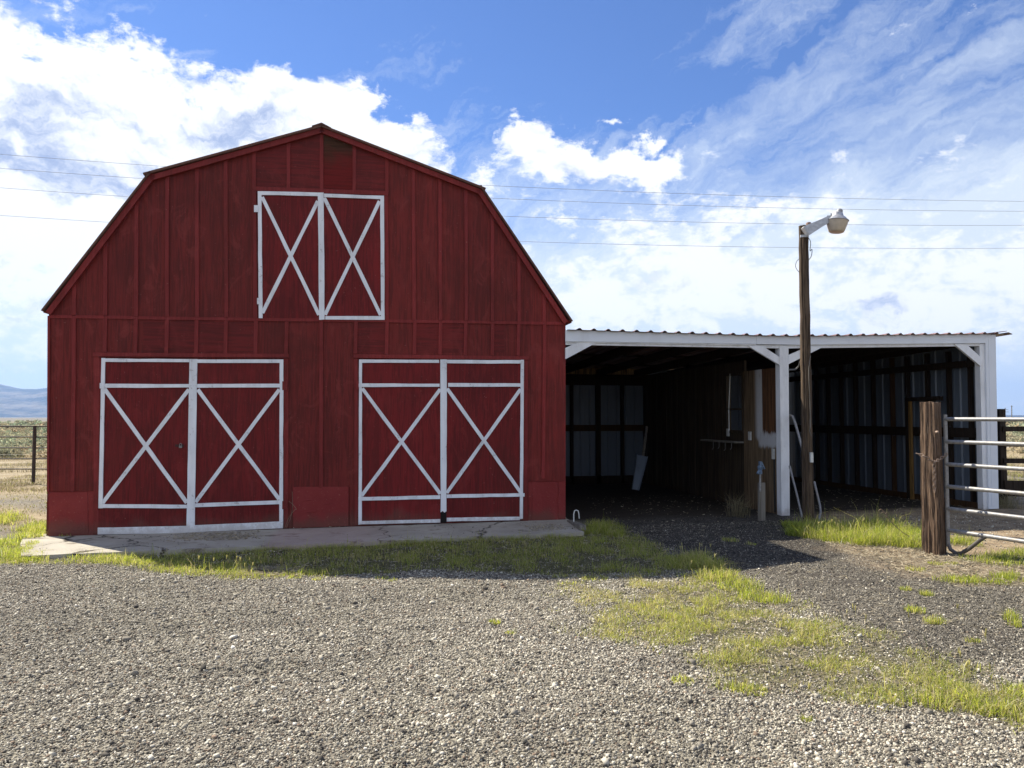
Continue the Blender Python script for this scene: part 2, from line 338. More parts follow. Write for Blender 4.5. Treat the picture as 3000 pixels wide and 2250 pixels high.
DARKG = gpoly([(1665, 1530), (1670, 1470), (2300, 1450), (2420, 1520), (2440, 1590), (2750, 1640), (3100, 1680), (3100, 1990), (2700, 1950), (2480, 1850), (2310, 1750), (2120, 1680), (1990, 1640), (1830, 1560)])
DIRT = gpoly([(2330, 1440), (3300, 1440), (3300, 1700), (3040, 1690), (2860, 1640), (2740, 1622), (2560, 1560), (2400, 1540)])
TANP = gpoly([(2440, 1600), (2480, 1592), (2730, 1622), (2790, 1640), (3100, 1690), (3100, 1740), (2700, 1700), (2560, 1650)])
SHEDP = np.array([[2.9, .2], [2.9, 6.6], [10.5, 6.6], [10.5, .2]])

DARK_SHADE = gpoly([(1668, 1500), (1760, 1440), (2290, 1440), (2330, 1520), (2420, 1575), (2540, 1632), (2400, 1665), (2150, 1680), (2000, 1640), (1830, 1575), (1760, 1530)])  # dark grindings, blackened further over the barn's shadow: shade put into the colour
def axis(parts):
    o = [parts[0][0]]
    for a, b, s in parts: o += list(np.linspace(a, b, max(2, int(round((b-a)/s))+1))[1:])
    return np.array(o)
def geo(a, b, n): return np.geomspace(a, b, n)
xs = np.concatenate([-geo(20, 12400, 26)[::-1], axis([(-20+1, -9, .5), (-9, 12, .06), (12, 24, .5)]), geo(26, 12400, 26)])
ys = np.concatenate([-geo(13, 11900, 12)[::-1], axis([(-12, -9, .3), (-9, .6, .05), (.6, 8, .25), (8, 40, .8)]), geo(42, 12700, 40)])
GX, GY = np.meshgrid(xs, ys); gx, gy = GX.ravel(), GY.ravel()
near = np.exp(-((gx-1)/14)**2-((gy+3)/14)**2)
gh = gz(gx, gy)+near*((fbm(gx, gy, .7, 3, 5)-.5)*.055+(fbm(gx, gy*1.6, 3.5, 3, 6)-.5)*.036)
under = np.clip(sdist(gx, gy, SLAB_P)/.1, 0, 1); gh = np.where(under > 0, np.minimum(gh, -.05+.0078*gx), gh); gh -= under*.03
gh -= np.clip((np.hypot(gx, gy)-60)/300, 0, 1)*.6
Zd = np.maximum(zone(gx, gy, DARKG, .5, .35, 1.2, 3)*.62, zone(gx, gy, DARK_SHADE, .5, .2, 1.2, 3))
Zs = np.maximum(zone(gx, gy, DIRT, .5, .3, 1.4, 8), zone(gx, gy, TANP, .5, .35, 2.5, 9)*.75)
grz = np.zeros_like(gx)
for q in (G_STRIP, G_GATE, G_POLE, G_LEFT, G_R1, G_R2, G_R3, G_LEFT2): grz = np.maximum(grz, zone(gx, gy, q, .25, .12, 3, 4))
grz = np.maximum(grz, zone(gx, gy, G_DIAG, .5, .3, 2.0, 4)*.8); grz = np.maximum(grz, zone(gx, gy, G_DIAG2, .5, .4, 2.5, 5)*.45)
back = np.clip((gy-.5)/2, 0, 1)*(1-((gx > 2.9) & (gx < 10.5) & (gy < 6.6)))
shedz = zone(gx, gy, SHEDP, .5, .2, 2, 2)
straw = back*np.clip((gy-4.5-2.5*fbm(gx, gy, .3, 3, 11))/1.5, 0, 1)
straw = np.maximum(straw, np.clip((fbm(gx, gy, .5, 4, 12)-.55)*6, 0, 1)*back)
gback = back*np.clip((fbm(gx, gy, .45, 4, 14)-.62)*7, 0, 1)*.5
far = np.clip((gy-24)/4+(fbm(gx, gy, .2, 3, 13)-.5)*2, 0, 1)
me = bpy.data.meshes.new('ground'); nx, ny = len(xs), len(ys)
idx = np.arange(nx*ny).reshape(ny, nx)
quads = np.stack([idx[:-1, :-1], idx[:-1, 1:], idx[1:, 1:], idx[1:, :-1]], -1).reshape(-1, 4)
def npmesh(me, verts, faces, k):
    me.vertices.add(len(verts)); me.vertices.foreach_set('co', np.asarray(verts, np.float32).ravel())
    nf = len(faces); me.loops.add(nf*k); me.loops.foreach_set('vertex_index', np.asarray(faces, np.int32).ravel())
    me.polygons.add(nf); me.polygons.foreach_set('loop_start', np.arange(0, nf*k, k, dtype=np.int32)); me.polygons.foreach_set('loop_total', np.full(nf, k, np.int32))
    me.update(calc_edges=True)
def colattr(me, name, arr):
    a = me.color_attributes.new(name, 'FLOAT_COLOR', 'POINT'); a.data.foreach_set('color', np.asarray(arr, np.float32).ravel())
npmesh(me, np.stack([gx, gy, gh], 1), quads, 4); me.polygons.foreach_set('use_smooth', [True]*len(me.polygons))
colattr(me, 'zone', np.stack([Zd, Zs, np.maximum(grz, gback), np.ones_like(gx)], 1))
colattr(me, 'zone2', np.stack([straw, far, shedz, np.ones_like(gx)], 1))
m, N = newmat('gravel_and_soil'); o = N.n('ShaderNodeNewGeometry').outputs['Position']
z1 = N.n('ShaderNodeSeparateColor', {0: N.n('ShaderNodeVertexColor', layer_name='zone').outputs[0]}); z2 = N.n('ShaderNodeSeparateColor', {0: N.n('ShaderNodeVertexColor', layer_name='zone2').outputs[0]})
v1 = N.n('ShaderNodeTexVoronoi', {'Vector': o, 'Scale': 46.0, 'Randomness': 1.0}); v2 = N.n('ShaderNodeTexVoronoi', {'Vector': o, 'Scale': 110.0})
r1 = N.n('ShaderNodeSeparateColor', {0: v1.outputs['Color']}); r2 = N.n('ShaderNodeSeparateColor', {0: v2.outputs['Color']})
big = N.noise(o, .8, 5, .6); mid = N.noise(o, 4.0, 5, .65); fine = N.noise(o, 60, 4, .7)
tone = N.m('ADD', N.m('MULTIPLY', r1.outputs[0], .55), N.m('MULTIPLY', r2.outputs[0], .45))
grav = N.mix(N.ramp(tone, .25, .8, False), (0.06, 0.054, 0.044), (0.31, 0.28, 0.215))
grav = N.mix(N.m('MULTIPLY', N.ramp(N.m('ADD', big, N.m('MULTIPLY', N.m('SUBTRACT', mid, .5), .6)), .45, .7), .5), grav, (0.12, 0.10, 0.085))
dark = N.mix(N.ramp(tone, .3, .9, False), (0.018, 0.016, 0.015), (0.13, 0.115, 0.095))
dirt = N.mix(N.ramp(N.m('ADD', N.m('MULTIPLY', mid, .5), N.m('MULTIPLY', fine, .5)), .38, .62), (0.16, 0.115, 0.075), (0.36, 0.28, 0.18))
green = N.mix(N.ramp(fine, .4, .65), (0.055, 0.055, 0.025), (0.17, 0.15, 0.07))
strw = N.mix(N.ramp(N.m('ADD', N.m('MULTIPLY', mid, .5), N.m('MULTIPLY', fine, .5)), .38, .62), (0.20, 0.15, 0.085), (0.40, 0.33, 0.21))
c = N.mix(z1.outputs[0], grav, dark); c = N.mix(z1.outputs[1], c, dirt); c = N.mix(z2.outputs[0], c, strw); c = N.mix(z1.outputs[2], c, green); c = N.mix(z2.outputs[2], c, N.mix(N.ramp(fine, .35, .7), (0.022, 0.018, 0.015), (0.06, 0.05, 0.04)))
py_ = N.n('ShaderNodeSeparateXYZ', {0: o})
# distance zones of the plain behind: pale track, gravel verge, sage flat, far alkali flat
yb = N.m('ADD', py_.outputs[1], N.m('MULTIPLY', N.m('SUBTRACT', N.noise(o, .25, 4, .6), .5), 1.5))
sage = N.mix(N.ramp(N.noise(o, .6, 5, .65), .4, .6), (0.13, 0.125, 0.07), (0.25, 0.22, 0.13))
c = N.mix(N.m('MULTIPLY', N.ramp(yb, 22.5, 23.5), N.ramp(yb, 24.3, 23.6)), c, (0.40, 0.36, 0.31))
c = N.mix(N.ramp(yb, 25, 28), c, sage)
c = N.mix(N.ramp(N.m('ADD', py_.outputs[1], N.m('MULTIPLY', N.noise(o, .004, 3, .5), 300)), 420, 700), c, (0.17, 0.155, 0.13))
hgt = N.m('ADD', N.m('MULTIPLY', N.m('SUBTRACT', 1.0, v1.outputs['Distance']), .6), N.m('ADD', N.m('MULTIPLY', N.m('SUBTRACT', 1.0, v2.outputs['Distance']), .3), N.m('MULTIPLY', mid, .8)))
finish(N, m, c, .92, hgt, .8, .02, spec=.15); me.materials.append(m)
go = bpy.data.objects.new('ground', me); C.objects.link(go); tag(go, 'gravel yard and flat dry plain', None, kind='structure')
GROUNDM = m

def ground_z(x, y):
    near = np.exp(-((x-1)/14)**2-((y+3)/14)**2)
    return gz(x, y)+near*((fbm(x, y, .7, 3, 5)-.5)*.055+(fbm(x, np.asarray(y)*1.6, 3.5, 3, 6)-.5)*.036)

# hills on the horizon
def hill(name, az0, az1, dist, prof, col0, col1, seed, depth=2500):
    n = 150; m_ = 26; az = np.linspace(math.radians(az0), math.radians(az1), n)
    H = np.interp(np.degrees(az), [p[0] for p in prof], [p[1] for p in prof])/FPX*dist
    vs = []; 
    for j in range(m_):
        t = j/(m_-1); dd = dist-depth*.55+depth*t*1.4
        env = np.sin(np.clip(t*1.25, 0, 1)*math.pi/2)**1.5 if t < .8 else 1-(t-.8)*2.0
        rx = np.sin(az)*dd; rf = np.cos(az)*dd
        X = rx*CY+rf*SY; Y = -rx*SY+rf*CY+CAM.y
        rg = fbm(X, Y, .0016, 5, seed)
        vs.append(np.stack([X, Y, -8+(H+8)*env*(.62+.55*rg*(1-t*.0))*(1 if t > 0 else 0)+0*X], 1))
    vs = np.concatenate(vs); ix = np.arange(n*m_).reshape(m_, n)
    q = np.stack([ix[:-1, :-1], ix[:-1, 1:], ix[1:, 1:], ix[1:, :-1]], -1).reshape(-1, 4)
    me = bpy.data.meshes.new(name); npmesh(me, vs, q, 4); me.polygons.foreach_set('use_smooth', [True]*len(me.polygons))
    m, N = newmat(name+'_slopes'); o = N.n('ShaderNodeNewGeometry').outputs['Position']
    c = N.mix(N.ramp(N.noise(N.scale(o, (1, 1, 3)), .002, 7, .6), .4, .65), col0, col1)
    finish(N, m, c, .95, N.noise(o, .004, 6, .6), 1.0, 160, spec=.05); me.materials.append(m)
    ob = bpy.data.objects.new(name, me); C.objects.link(ob); tag(ob, None, None, kind='structure'); return ob
hill('hills', -60, 45, 9500, [(-60, 75), (-50, 100), (-42, 82), (-33.7, 100), (-32.9, 94), (-32.2, 91), (-31.0, 101), (-29.5, 92), (-26, 105), (-15, 70), (0, 50), (15, 30), (28, 8), (45, 2)], (0.045, 0.05, 0.045), (0.20, 0.17, 0.13), 21)

# ------------------------------------------------------------------ slab
b = MB(); ZS = lambda x: .002+.0078*x
top = []; rs_ = np.random.default_rng(3)
pts = [Vector((p[0], p[1], 0)) for p in SLAB_P]; dense = []
for i in range(len(pts)):
    a, c_ = pts[i], pts[(i+1) % len(pts)]
    for k in range(8):
        q = a.lerp(c_, k/8); 
        if k: q += Vector((rs_.normal(0, .012), rs_.normal(0, .012), 0))
        dense.append(Vector((q.x, q.y, ZS(q.x))))
b.prism(dense, (0, 0, -.16))
m, N = newmat('worn_concrete'); o = ocoord(N)
n1 = N.noise(o, 1.2, 6, .65, .5); n2 = N.noise(o, 14, 6, .7); n3 = N.noise(N.scale(o, (1, 1.6, 1)), 2.6, 7, .72, .4)
v = N.n('ShaderNodeTexVoronoi', {'Vector': N.vm('ADD', o, N.vm('MULTIPLY', N.noise(o, 1.5, 5, .6, 0, True), (.8, .8, 0))), 'Scale': .33}, feature='DISTANCE_TO_EDGE')
c = N.mix(N.ramp(n1, .35, .65), (0.42, 0.385, 0.32), (0.33, 0.30, 0.245)); c = N.mix(N.m('MULTIPLY', N.ramp(n2, .58, .7), .35), c, (0.14, 0.11, 0.09))
c = N.mix(N.m('MULTIPLY', N.ramp(n3, .56, .64), .75), c, (0.12, 0.092, 0.065))
c = N.mix(N.ramp(v.outputs['Distance'], .007, .0), c, (0.05, 0.04, 0.03))
xx = N.n('ShaderNodeSeparateXYZ', {0: o}).outputs[0]
pk = N.m('MULTIPLY', N.m('MULTIPLY', N.ramp(xx, -1.35, -1.2), N.ramp(xx, .6, -.3)), .28)
c = N.mix(pk, c, (0.40, 0.22, 0.22))
finish(N, m, c, .9, N.m('ADD', n2, n3), .4, .01, spec=.2)
slab = b.build('concrete_apron', m); tag(slab, 'worn pale concrete apron in front of the red barn doors', None, kind='structure')

# ------------------------------------------------------------------ barn
barn = empty('barn', (0, 0, 0), 'big red gambrel roofed barn with white X braced double doors', 'barn')
DEPTH = 9.0
outline = [(143, 1562), (143, 917), (432, 507), (942, 374), (1413, 548), (1657, 944), (1657, 1521)]
b = MB(); q = [P(x, y, .012) for x, y in outline]; q[0].z = -.1; q[-1].z = -.1; b.prism(q, (0, .1, 0)); b.build('foundation_wall', STUC, barn)
def gstain():
    m, N = newmat('weathered_gable_sheet'); o = ocoord(N); g = N.noise(N.scale(o, (.5, 3, 14)), 2.4, 6, .6, 1.0); st = N.noise(o, 2.2, 6, .65, .5)
    z = N.n('ShaderNodeSeparateXYZ', {0: o}).outputs[2]; zt0 = P(1000, 410, 0).z; zb0 = P(1000, 500, 0).z
    f = N.ramp(N.m('ADD', z, N.m('MULTIPLY', N.m('SUBTRACT', st, .5), .8)), zb0, zt0)
    c = N.mix(f, (0.145, 0.012, 0.011), (0.060, 0.026, 0.014)); c = N.mix(N.m('MULTIPLY', N.ramp(g, .45, .62), .6), c, N.mix(f, (0.085, 0.009, 0.007), (0.025, 0.012, 0.007)))
    return finish(N, m, c, .8, g, .4, .008, spec=.2)
# plywood siding with battens (notched at foot)
b = MB()
side = [(143, 917), (432, 507), (942, 374), (1413, 548), (1657, 944), (1657, 1408), (1548, 1410), (1548, 1526), (1024, 1541), (1024, 1427), (858, 1428), (858, 1546), (278, 1566), (278, 1438), (139, 1440)]
b.prism([P(x, y, -.006) for x, y in side], (0, .014, 0))
# gable upper centre: horizontal grain sheets
b.prism([P(x, y, -.009) for x, y in [(746, 552), (746, 438), (942, 382), (1130, 450), (1130, 566)]], (0, .004, 0), 2)
b.prism([P(x, y, -.012) for x, y in [(948, 552), (948, 386), (1034, 416), (1034, 556)]], (0, .002, 0), 3)
for x0, x1 in ((420, 572), (578, 660), (664, 748), (1048, 1132), (1216, 1288), (1292, 1360), (1446, 1478)):   # short horizontal sheets under the band
    b.prism([P(x0, 938, -.008), P(x1, 938+(x1-x0)*.014, -.008), P(x1, 1034, -.008), P(x0, 1034, -.008)], (0, .003, 0), 2)
def roof_y(x):      # underside of the rake board
    return np.interp(x, [143, 440, 942, 1406, 1650], [934, 520, 388, 560, 950])
def batten(x0, y0, x1, y1, w=.052, off=.024, mi=1):
    a, c_ = P(x0, y0, -off), P(x1, y1, -off); d_ = (c_-a).normalized(); s_ = d_.cross(Vector((0, 1, 0)))*w/2
    n = max(1, int((c_-a).length/.7)); pts_ = [a.lerp(c_, i/n)+s_.normalized()*random.uniform(-.004, .004)*(0 < i < n) for i in range(n+1)]
    b.prism([p+s_ for p in pts_]+[p-s_ for p in reversed(pts_)], (0, off-.006, 0), mi)
def band(x): return 927+(x-143)*.0135
for x, xb in ((217, 216), (309, 308), (400, 399), (490, 489), (577, 577), (661, 663)): batten(x, roof_y(x)+2, xb, band(x)-3)
for x, xb in ((1211, 1213), (1289, 1291), (1365, 1366), (1442, 1443), (1520, 1521), (1594, 1595)): batten(x, roof_y(x)+2, xb, band(x)-3)
for x in (744, 845, 942, 1038, 1133): batten(x, roof_y(x)+1, x, 553+(x-741)*.036)
batten(744, 556, 748, band(748)-3); batten(1131, 568, 1134, band(1134)-3)
batten(147, band(147), 1655, band(1655), .045)
batten(741, 552, 1137, 566, .06, .03)
batten(216, band(216)+4, 212, 1439); batten(941, band(941)+4, 940, 1430); batten(1596, band(1596)+4, 1592, 1402)
for x, e in ((308, 1031), (398, 1033), (489, 1035), (576, 1036), (662, 1037), (750, 1037), (840, 1038)): batten(x, band(x)+4, x-2, e)
for x, e in ((1043, 1036), (1134, 1037), (1216, 1038), (1291, 1039), (1365, 1040), (1444, 1041), (1520, 1042)): batten(x, band(x)+4, x-2, e)
batten(272, 1038, 846, 1042, .055, .04); batten(1036, 1043, 1550, 1049, .055, .04)
batten(283, 1044, 282, 1564, .075, .02); batten(838, 1049, 838, 1546, .065, .02); batten(1043, 1050, 1044, 1538, .05, .02); batten(1541, 1054, 1540, 1526, .06, .02)
batten(1600, 1070, 1588, 1398, .02, .03)
wall = b.build('siding', [RED, BATT, REDH, gstain()], barn)
# side / back walls
L = P(143, 920, 0); Rr = P(1657, 946, 0)
b = MB(); b.box((L.x, .10, -.1), (L.x+.1, DEPTH, L.z)); b.build('side_wall', RED, barn)
b = MB(); b.box((Rr.x-.1, .10, -.1), (Rr.x-.012, DEPTH, Rr.z)); b.build('side_wall', RED, barn)
b = MB(); q = [P(x, y, 0) for x, y in outline]; q[0].z = q[-1].z = -.1
b.prism([Vector((p.x, DEPTH, p.z)) for p in q], (0, .1, 0)); b.build('back_wall', RED, barn)
# corner boards
b = MB()
b.prism([P(x, y, -.026) for x, y in [(139, 925), (146, 925), (143, 1440), (137, 1440)]], (0, .02, 0)); b.build('corner_board', BATT, barn)
# roof: four slopes of shingle on decking, small overhang
YF = -.10
tipL, kL, pk_, kR, tipR = (119, 909), (420, 506), (942, 364), (1422, 549), (1679, 940)
b = MB()
def slope(p0, p1, th):
    a, c_ = P(*p0, YF), P(*p1, YF); d_ = (c_-a).normalized(); n_ = Vector((-d_.z, 0, d_.x)); n_ = n_ if n_.z > 0 else -n_
    b.prism([a, c_, c_-n_*th, a-n_*th], (0, DEPTH+.3, 0))
slope(tipL, (437, 500), .026); slope((418, 506), pk_, .032); slope(pk_, (1424, 550), .032); slope((1410, 541), tipR, .026)
a = P(942, 361, YF); b.prism([a+Vector((-.14, 0, -.045)), a+Vector((0, 0, .012)), a+Vector((.14, 0, -.055)), a+Vector((0, 0, -.03))], (0, DEPTH+.3, 0))
roof = b.build('roof', SHING, barn)
b = MB()
def rake(p0, p1, off):
    a, c_ = P(*p0, YF+.03), P(*p1, YF+.03); d_ = (c_-a).normalized(); n_ = Vector((-d_.z, 0, d_.x)); n_ = n_ if n_.z > 0 else -n_
    b.prism([a-n_*off, c_-n_*off, c_-n_*(off+.075), a-n_*(off+.075)], (0, .05, 0))
rake((128, 909), (437, 503), .027); rake((434, 507), (942, 366), .033); rake((942, 366), (1412, 549), .033); rake((1412, 548), (1668, 938), .027)
b.build('rake_board', BATT, roof)
for (e, x) in ((tipL, L.x), (tipR, Rr.x)):
    b = MB(); p = P(*e, YF); b.box((min(p.x, x), YF+.09, p.z-.02), (max(p.x, x), DEPTH, p.z+.03))
    b.build('soffit', BATT, roof)
# foundation sheets
def fpanel(quad, Y=-.004, t=.016, nm='base_panel', m_=STUC, lab=None):
    b = MB(); b.prism([P(x, y, Y) for x, y in quad], (0, t, 0)); o_ = b.build(nm, m_, barn); return o_
fpanel([(858, 1427), (1021, 1426), (1021, 1541), (858, 1547)], -.020, .013)
fpanel([(1560, 1411), (1632, 1411), (1635, 1440), (1630, 1470), (1634, 1500), (1631, 1522), (1560, 1526)], .004, .007)
fpanel([(1635, 1411), (1656, 1411), (1656, 1520), (1636, 1521), (1638, 1500), (1634, 1470), (1638, 1440)], .004, .007)
fpanel([(142, 1442), (256, 1441), (258, 1565), (145, 1562)], .004, .007)
b = MB()
for (x0, y0, x1, y1) in ((880, 1468, 925, 1464), (884, 1502, 950, 1498), (935, 1478, 985, 1474), (900, 1520, 930, 1519)):
    a, m_, c_ = P(x0, y0, -.021), P((x0+x1)/2, (y0+y1)/2-1, -.027), P(x1, y1, -.021)
    b.add([a, m_+Vector((0, .005, .012)), c_, m_+Vector((0, .005, -.016)), m_], [(0, 1, 4), (1, 2, 4), (2, 3, 4), (3, 0, 4)])
b.build('crease', STUC, barn)
# doors
LY, TY = -.022, -.040     # leaf face, trim face
def board(mb, a, c_, wpx=None, w=None, Y=TY, t=.018):
    p, q = P(*a, Y), P(*c_, Y); d_ = (q-p).normalized(); s_ = d_.cross(Vector((0, 1, 0))).normalized()*w/2
    n = max(1, int((q-p).length/.25)); ps = [p.lerp(q, i/n) for i in range(n+1)]
    j = lambda i: s_.normalized()*random.gauss(0, .0016)
    mb.prism([x+s_+j(0) for x in ps]+[x-s_+j(0) for x in reversed(ps)], (0, t, 0))
def door(name, label, leaf, trims, braces, hinges, haspp=None, bw=.052):
    root = MB(); root.prism([P(x, y, LY) for x, y in leaf], (0, .015, 0)); dr = root.build(name, REDD, barn)
    if label: dr['label'] = label
    for i, q in enumerate(trims):
        mb = MB(); Y = TY-.002*(i % 3)
        # densify long edges for a hand-cut look
        pp = []
        for k in range(len(q)):
            a, c_ = P(*q[k], Y), P(*q[(k+1) % len(q)], Y); n = max(1, int((c_-a).length/.22))
            for s in range(n): pp.append(a.lerp(c_, s/n)+(Vector((random.gauss(0, .0015), 0, random.gauss(0, .0015))) if s else Vector((0, 0, 0))))
        mb.prism(pp, (0, .0175, 0)); mb.build('trim_board', WHITE, dr)
    for i, (a, c_) in enumerate(braces):
        mb = MB(); board(mb, a, c_, w=bw, Y=TY+.004+.004*i, t=.012); mb.build('cross_brace', WHITE, dr)
    for (x, y, ww, hh, mt) in hinges:
        mb = MB(); mb.prism([P(x-ww, y-hh, TY-.008), P(x+ww, y-hh, TY-.008), P(x+ww, y+hh, TY-.008), P(x-ww, y+hh, TY-.008)], (0, .006, 0))
        c0 = P(x-ww if ww < 8 else x, y, TY-.008)
        for k in (-.5, .5):
            p = P(x+k*ww*.6, y+k*hh, TY-.009); mb.lathe(p, [(.0, -.004), (.006, -.003), (.006, .002)], 8, (0, -1, 0), 0)
        mb.build('hinge', mt, dr)
    return dr
door('barn_door', 'red door leaf with padlock hasp, left of the left pair', [(292, 1050), (561, 1052), (557, 1562), (287, 1566)],
     [[(297, 1049), (308, 1049), (300, 1489), (288, 1489)], [(546, 1541), (546, 1562), (286, 1566), (286, 1546)],
      [(308, 1050), (554, 1052), (554, 1061), (308, 1060)], [(307, 1124), (553, 1125), (553, 1135), (306, 1136)], [(290, 1477), (547, 1479), (547, 1489), (291, 1488)]],
     [((306, 1139), (547, 1473)), ((553, 1141), (300, 1474))], [(298, 1130, 6, 8, WHITE), (279, 1482, 7, 14, BATT)])
door('barn_door', 'plain red door leaf, right of the left pair', [(563, 1052), (832, 1053), (830, 1549), (559, 1560)],
     [[(555, 1052), (578, 1052), (570, 1559), (546, 1562)], [(819, 1053), (830, 1053), (829, 1548), (818, 1548)],
      [(578, 1053), (819, 1053), (819, 1063), (578, 1063)], [(577, 1125), (819, 1124), (819, 1135), (577, 1136)], [(571, 1475), (818, 1466), (818, 1477), (571, 1486)],
      [(570, 1539), (818, 1528), (818, 1548), (569, 1559)]],
     [((579, 1141), (818, 1463)), ((818, 1141), (573, 1471))], [(834, 1130, 7, 13, BATT), (834, 1480, 7, 12, BATT)])
door('barn_door', 'red door leaf, left of the right pair', [(1050, 1053), (1291, 1053), (1291, 1532), (1050, 1537)],
     [[(1052, 1053), (1061, 1053), (1060, 1536), (1050, 1537)],
      [(1061, 1053), (1286, 1054), (1287, 1063), (1061, 1063)], [(1061, 1123), (1288, 1124), (1288, 1133), (1061, 1134)], [(1060, 1457), (1290, 1451), (1290, 1462), (1060, 1467)],
      [(1060, 1527), (1290, 1521), (1290, 1531), (1060, 1536)]],
     [((1061, 1138), (1290, 1447)), ((1290, 1140), (1059, 1453))], [(1068, 1128, 17, 5, WHITE), (1068, 1461, 18, 5, WHITE), (1046, 1128, 5, 13, BATT)])
door('barn_door', 'red door leaf with broken off centre stile, right of the right pair', [(1293, 1053), (1537, 1054), (1534, 1523), (1308, 1528), (1308, 1500), (1293, 1500)],
     [[(1290, 1053), (1309, 1053), (1308, 1498), (1302, 1502), (1297, 1497), (1291, 1501)], [(1526, 1054), (1535, 1054), (1532, 1520), (1523, 1521)],
      [(1309, 1054), (1526, 1055), (1526, 1065), (1309, 1064)], [(1313, 1122), (1526, 1123), (1526, 1133), (1313, 1133)], [(1309, 1449), (1524, 1445), (1524, 1455), (1309, 1459)],
      [(1309, 1517), (1523, 1514), (1523, 1524), (1309, 1528)]],
     [((1310, 1138), (1525, 1442)), ((1525, 1140), (1309, 1444))], [(1528, 1450, 9, 5, WHITE), (1541, 1128, 6, 14, BATT)])
b = MB(); b.prism([P(x, y, -.012) for x, y in [(1291, 1500), (1308, 1500), (1308, 1532), (1290, 1532)]], (0, .004, 0)); b.build('door_gap_shade', simple('painted_gap_shade', (0.012, 0.009, 0.008), .9), barn)  # near-black plate standing in for the shade inside the gap
door('loft_door', 'tall loft door with a white hinge, without bottom rail', [(753, 560), (940, 564), (943, 936), (757, 932)],
     [[(755, 560), (766, 560), (769, 932), (758, 932)], [(766, 560), (931, 564), (931, 574), (766, 571)]],
     [((768, 577), (935, 922)), ((931, 589), (769, 917))], [(750, 611, 6, 10, WHITE), (757, 882, 4, 9, WHITE)])
door('loft_door', 'tall loft door with a white bottom rail', [(942, 565), (1126, 573), (1128, 937), (945, 937)],
     [[(931, 564), (948, 564), (951, 936), (935, 937)], [(1114, 573), (1125, 573), (1127, 937), (1116, 937)],
      [(949, 567), (1114, 573), (1114, 583), (949, 577)], [(953, 926), (1116, 926), (1116, 937), (953, 936)]],
     [((950, 579), (1115, 923)), ((1112, 589), (952, 922))], [(1120, 610, 4, 12, WHITE)])
# hasp and padlock
b = MB(); b.prism([P(x, y, -.030) for x, y in [(513, 1302), (538, 1302), (538, 1309), (513, 1309)]], (0, .008, 0)); b.build('hasp', simple('rusty_hasp', (0.05, .02, .015), .8), barn)
p = P(529, 1306, -.045); pad = empty('padlock', p, 'small steel padlock hanging on the hasp of the left barn door', 'padlock')
b = MB(); b.box(p+Vector((-.02, -.010, -.030)), p+Vector((.02, .010, .002))); b.build('lock_body', STEELM, pad)
b = MB(); b.tube([p+Vector((.014*math.cos(t), 0, .002+.020*math.sin(t)+(.012 if 0 < t < math.pi else 0))) for t in np.linspace(0, math.pi, 9)], .004, 8); b.build('shackle', STEELM, pad, True)

# ------------------------------------------------------------------ ribbed sheets
def ribbed(mb, o, u, lu, v, n, pitch=.23, h=.02, mi=0, minor=True):
    o, u, v, n = Vector(o), Vector(u).normalized(), Vector(v), Vector(n).normalized()
    prof = []; t = 0
    while t < lu:
        prof += [(t, 0), (t+pitch*.33, 0), (t+pitch*.36, h*.18 if minor else 0), (t+pitch*.42, h*.18 if minor else 0), (t+pitch*.45, 0), (t+pitch*.80, 0), (t+pitch*.87, h), (t+pitch*.93, h)]
        t += pitch
    prof.append((t, 0)); prof = [(min(a, lu), c_) for a, c_ in prof]
    vs = []; 
    for a, c_ in prof: p = o+u*a+n*c_; vs += [p, p+v]
    k = len(prof); mb.add(vs, [(2*i, 2*i+1, 2*i+3, 2*i+2) for i in range(k-1)], mi)

# ------------------------------------------------------------------ shed
XR = P(2885, 1300, 0).x; XM = P(2300, 1300, 0).x; XL = Rr.x; YB = 6.5
shed = empty('shed', (XM, 0, 0), 'open fronted white trimmed shed attached to the right side of the red barn', 'shed')
zf = lambda px, py: P(px, py, -.05)
# fascia (three lengths meeting at joints) + under-beam
def fasc(pts_top, pts_bot, Y, t, nm, mt):
    b = MB(); b.prism([P(x, y, Y) for x, y in pts_top]+[P(x, y, Y) for x, y in reversed(pts_bot)], (0, t, 0)); return b.build(nm, mt, shed)
fasc([(1657, 967), (2215, 984)], [(1657, 1000), (2215, 1008)], -.06, .03, 'fascia', TRIM)
fasc([(2216, 984), (2340, 986), (2903, 979)], [(2216, 1008), (2340, 1010), (2903, 1005)], -.06, .03, 'fascia', TRIM)
fasc([(1657, 1000.5), (2215, 1008.5)], [(1657, 1003), (2215, 1012)], -.045, .02, 'drip_edge', WHITE2)
fasc([(1657, 1001), (2300, 1011), (2872, 1004)], [(1657, 1010), (2300, 1020.5), (2872, 1013.5)], -.02, .06, 'header_beam', WHITE2)
# roof
def rz(px): return P(px, np.interp(px, [1657, 2215, 2340, 2903], [967, 984, 986, 979]), -.06).z
xs_r = np.linspace(XL, XR+.35, 60); 
pxs = [1657, 2215, 2340, 2903]; Xk = [P(p, 980, -.06).x for p in pxs]; Zk = [rz(p) for p in pxs]
b = MB(); pitch = .232; prof = []; t = XL+.005
while t < XR+.28:
    prof += [(t, 0), (t+pitch*.62, 0), (t+pitch*.76, .028), (t+pitch*.86, .028)]; t += pitch
prof.append((t+.04, 0)); vs = []
for a, h in prof:
    zb = np.interp(a, Xk, Zk)+.004
    vs += [(a, -.12, zb+h), (a, YB+.2, zb+h-.16)]
kk = len(prof); b.add(vs, [(2*i, 2*i+1, 2*i+3, 2*i+2) for i in range(kk-1)])
b.add([(v[0], v[1], v[2]-.006) for v in vs], [(2*i, 2*i+2, 2*i+3, 2*i+1) for i in range(kk-1)])
b.build('roof', ROOFM, shed)
b = MB()   # right-hand flashing tip
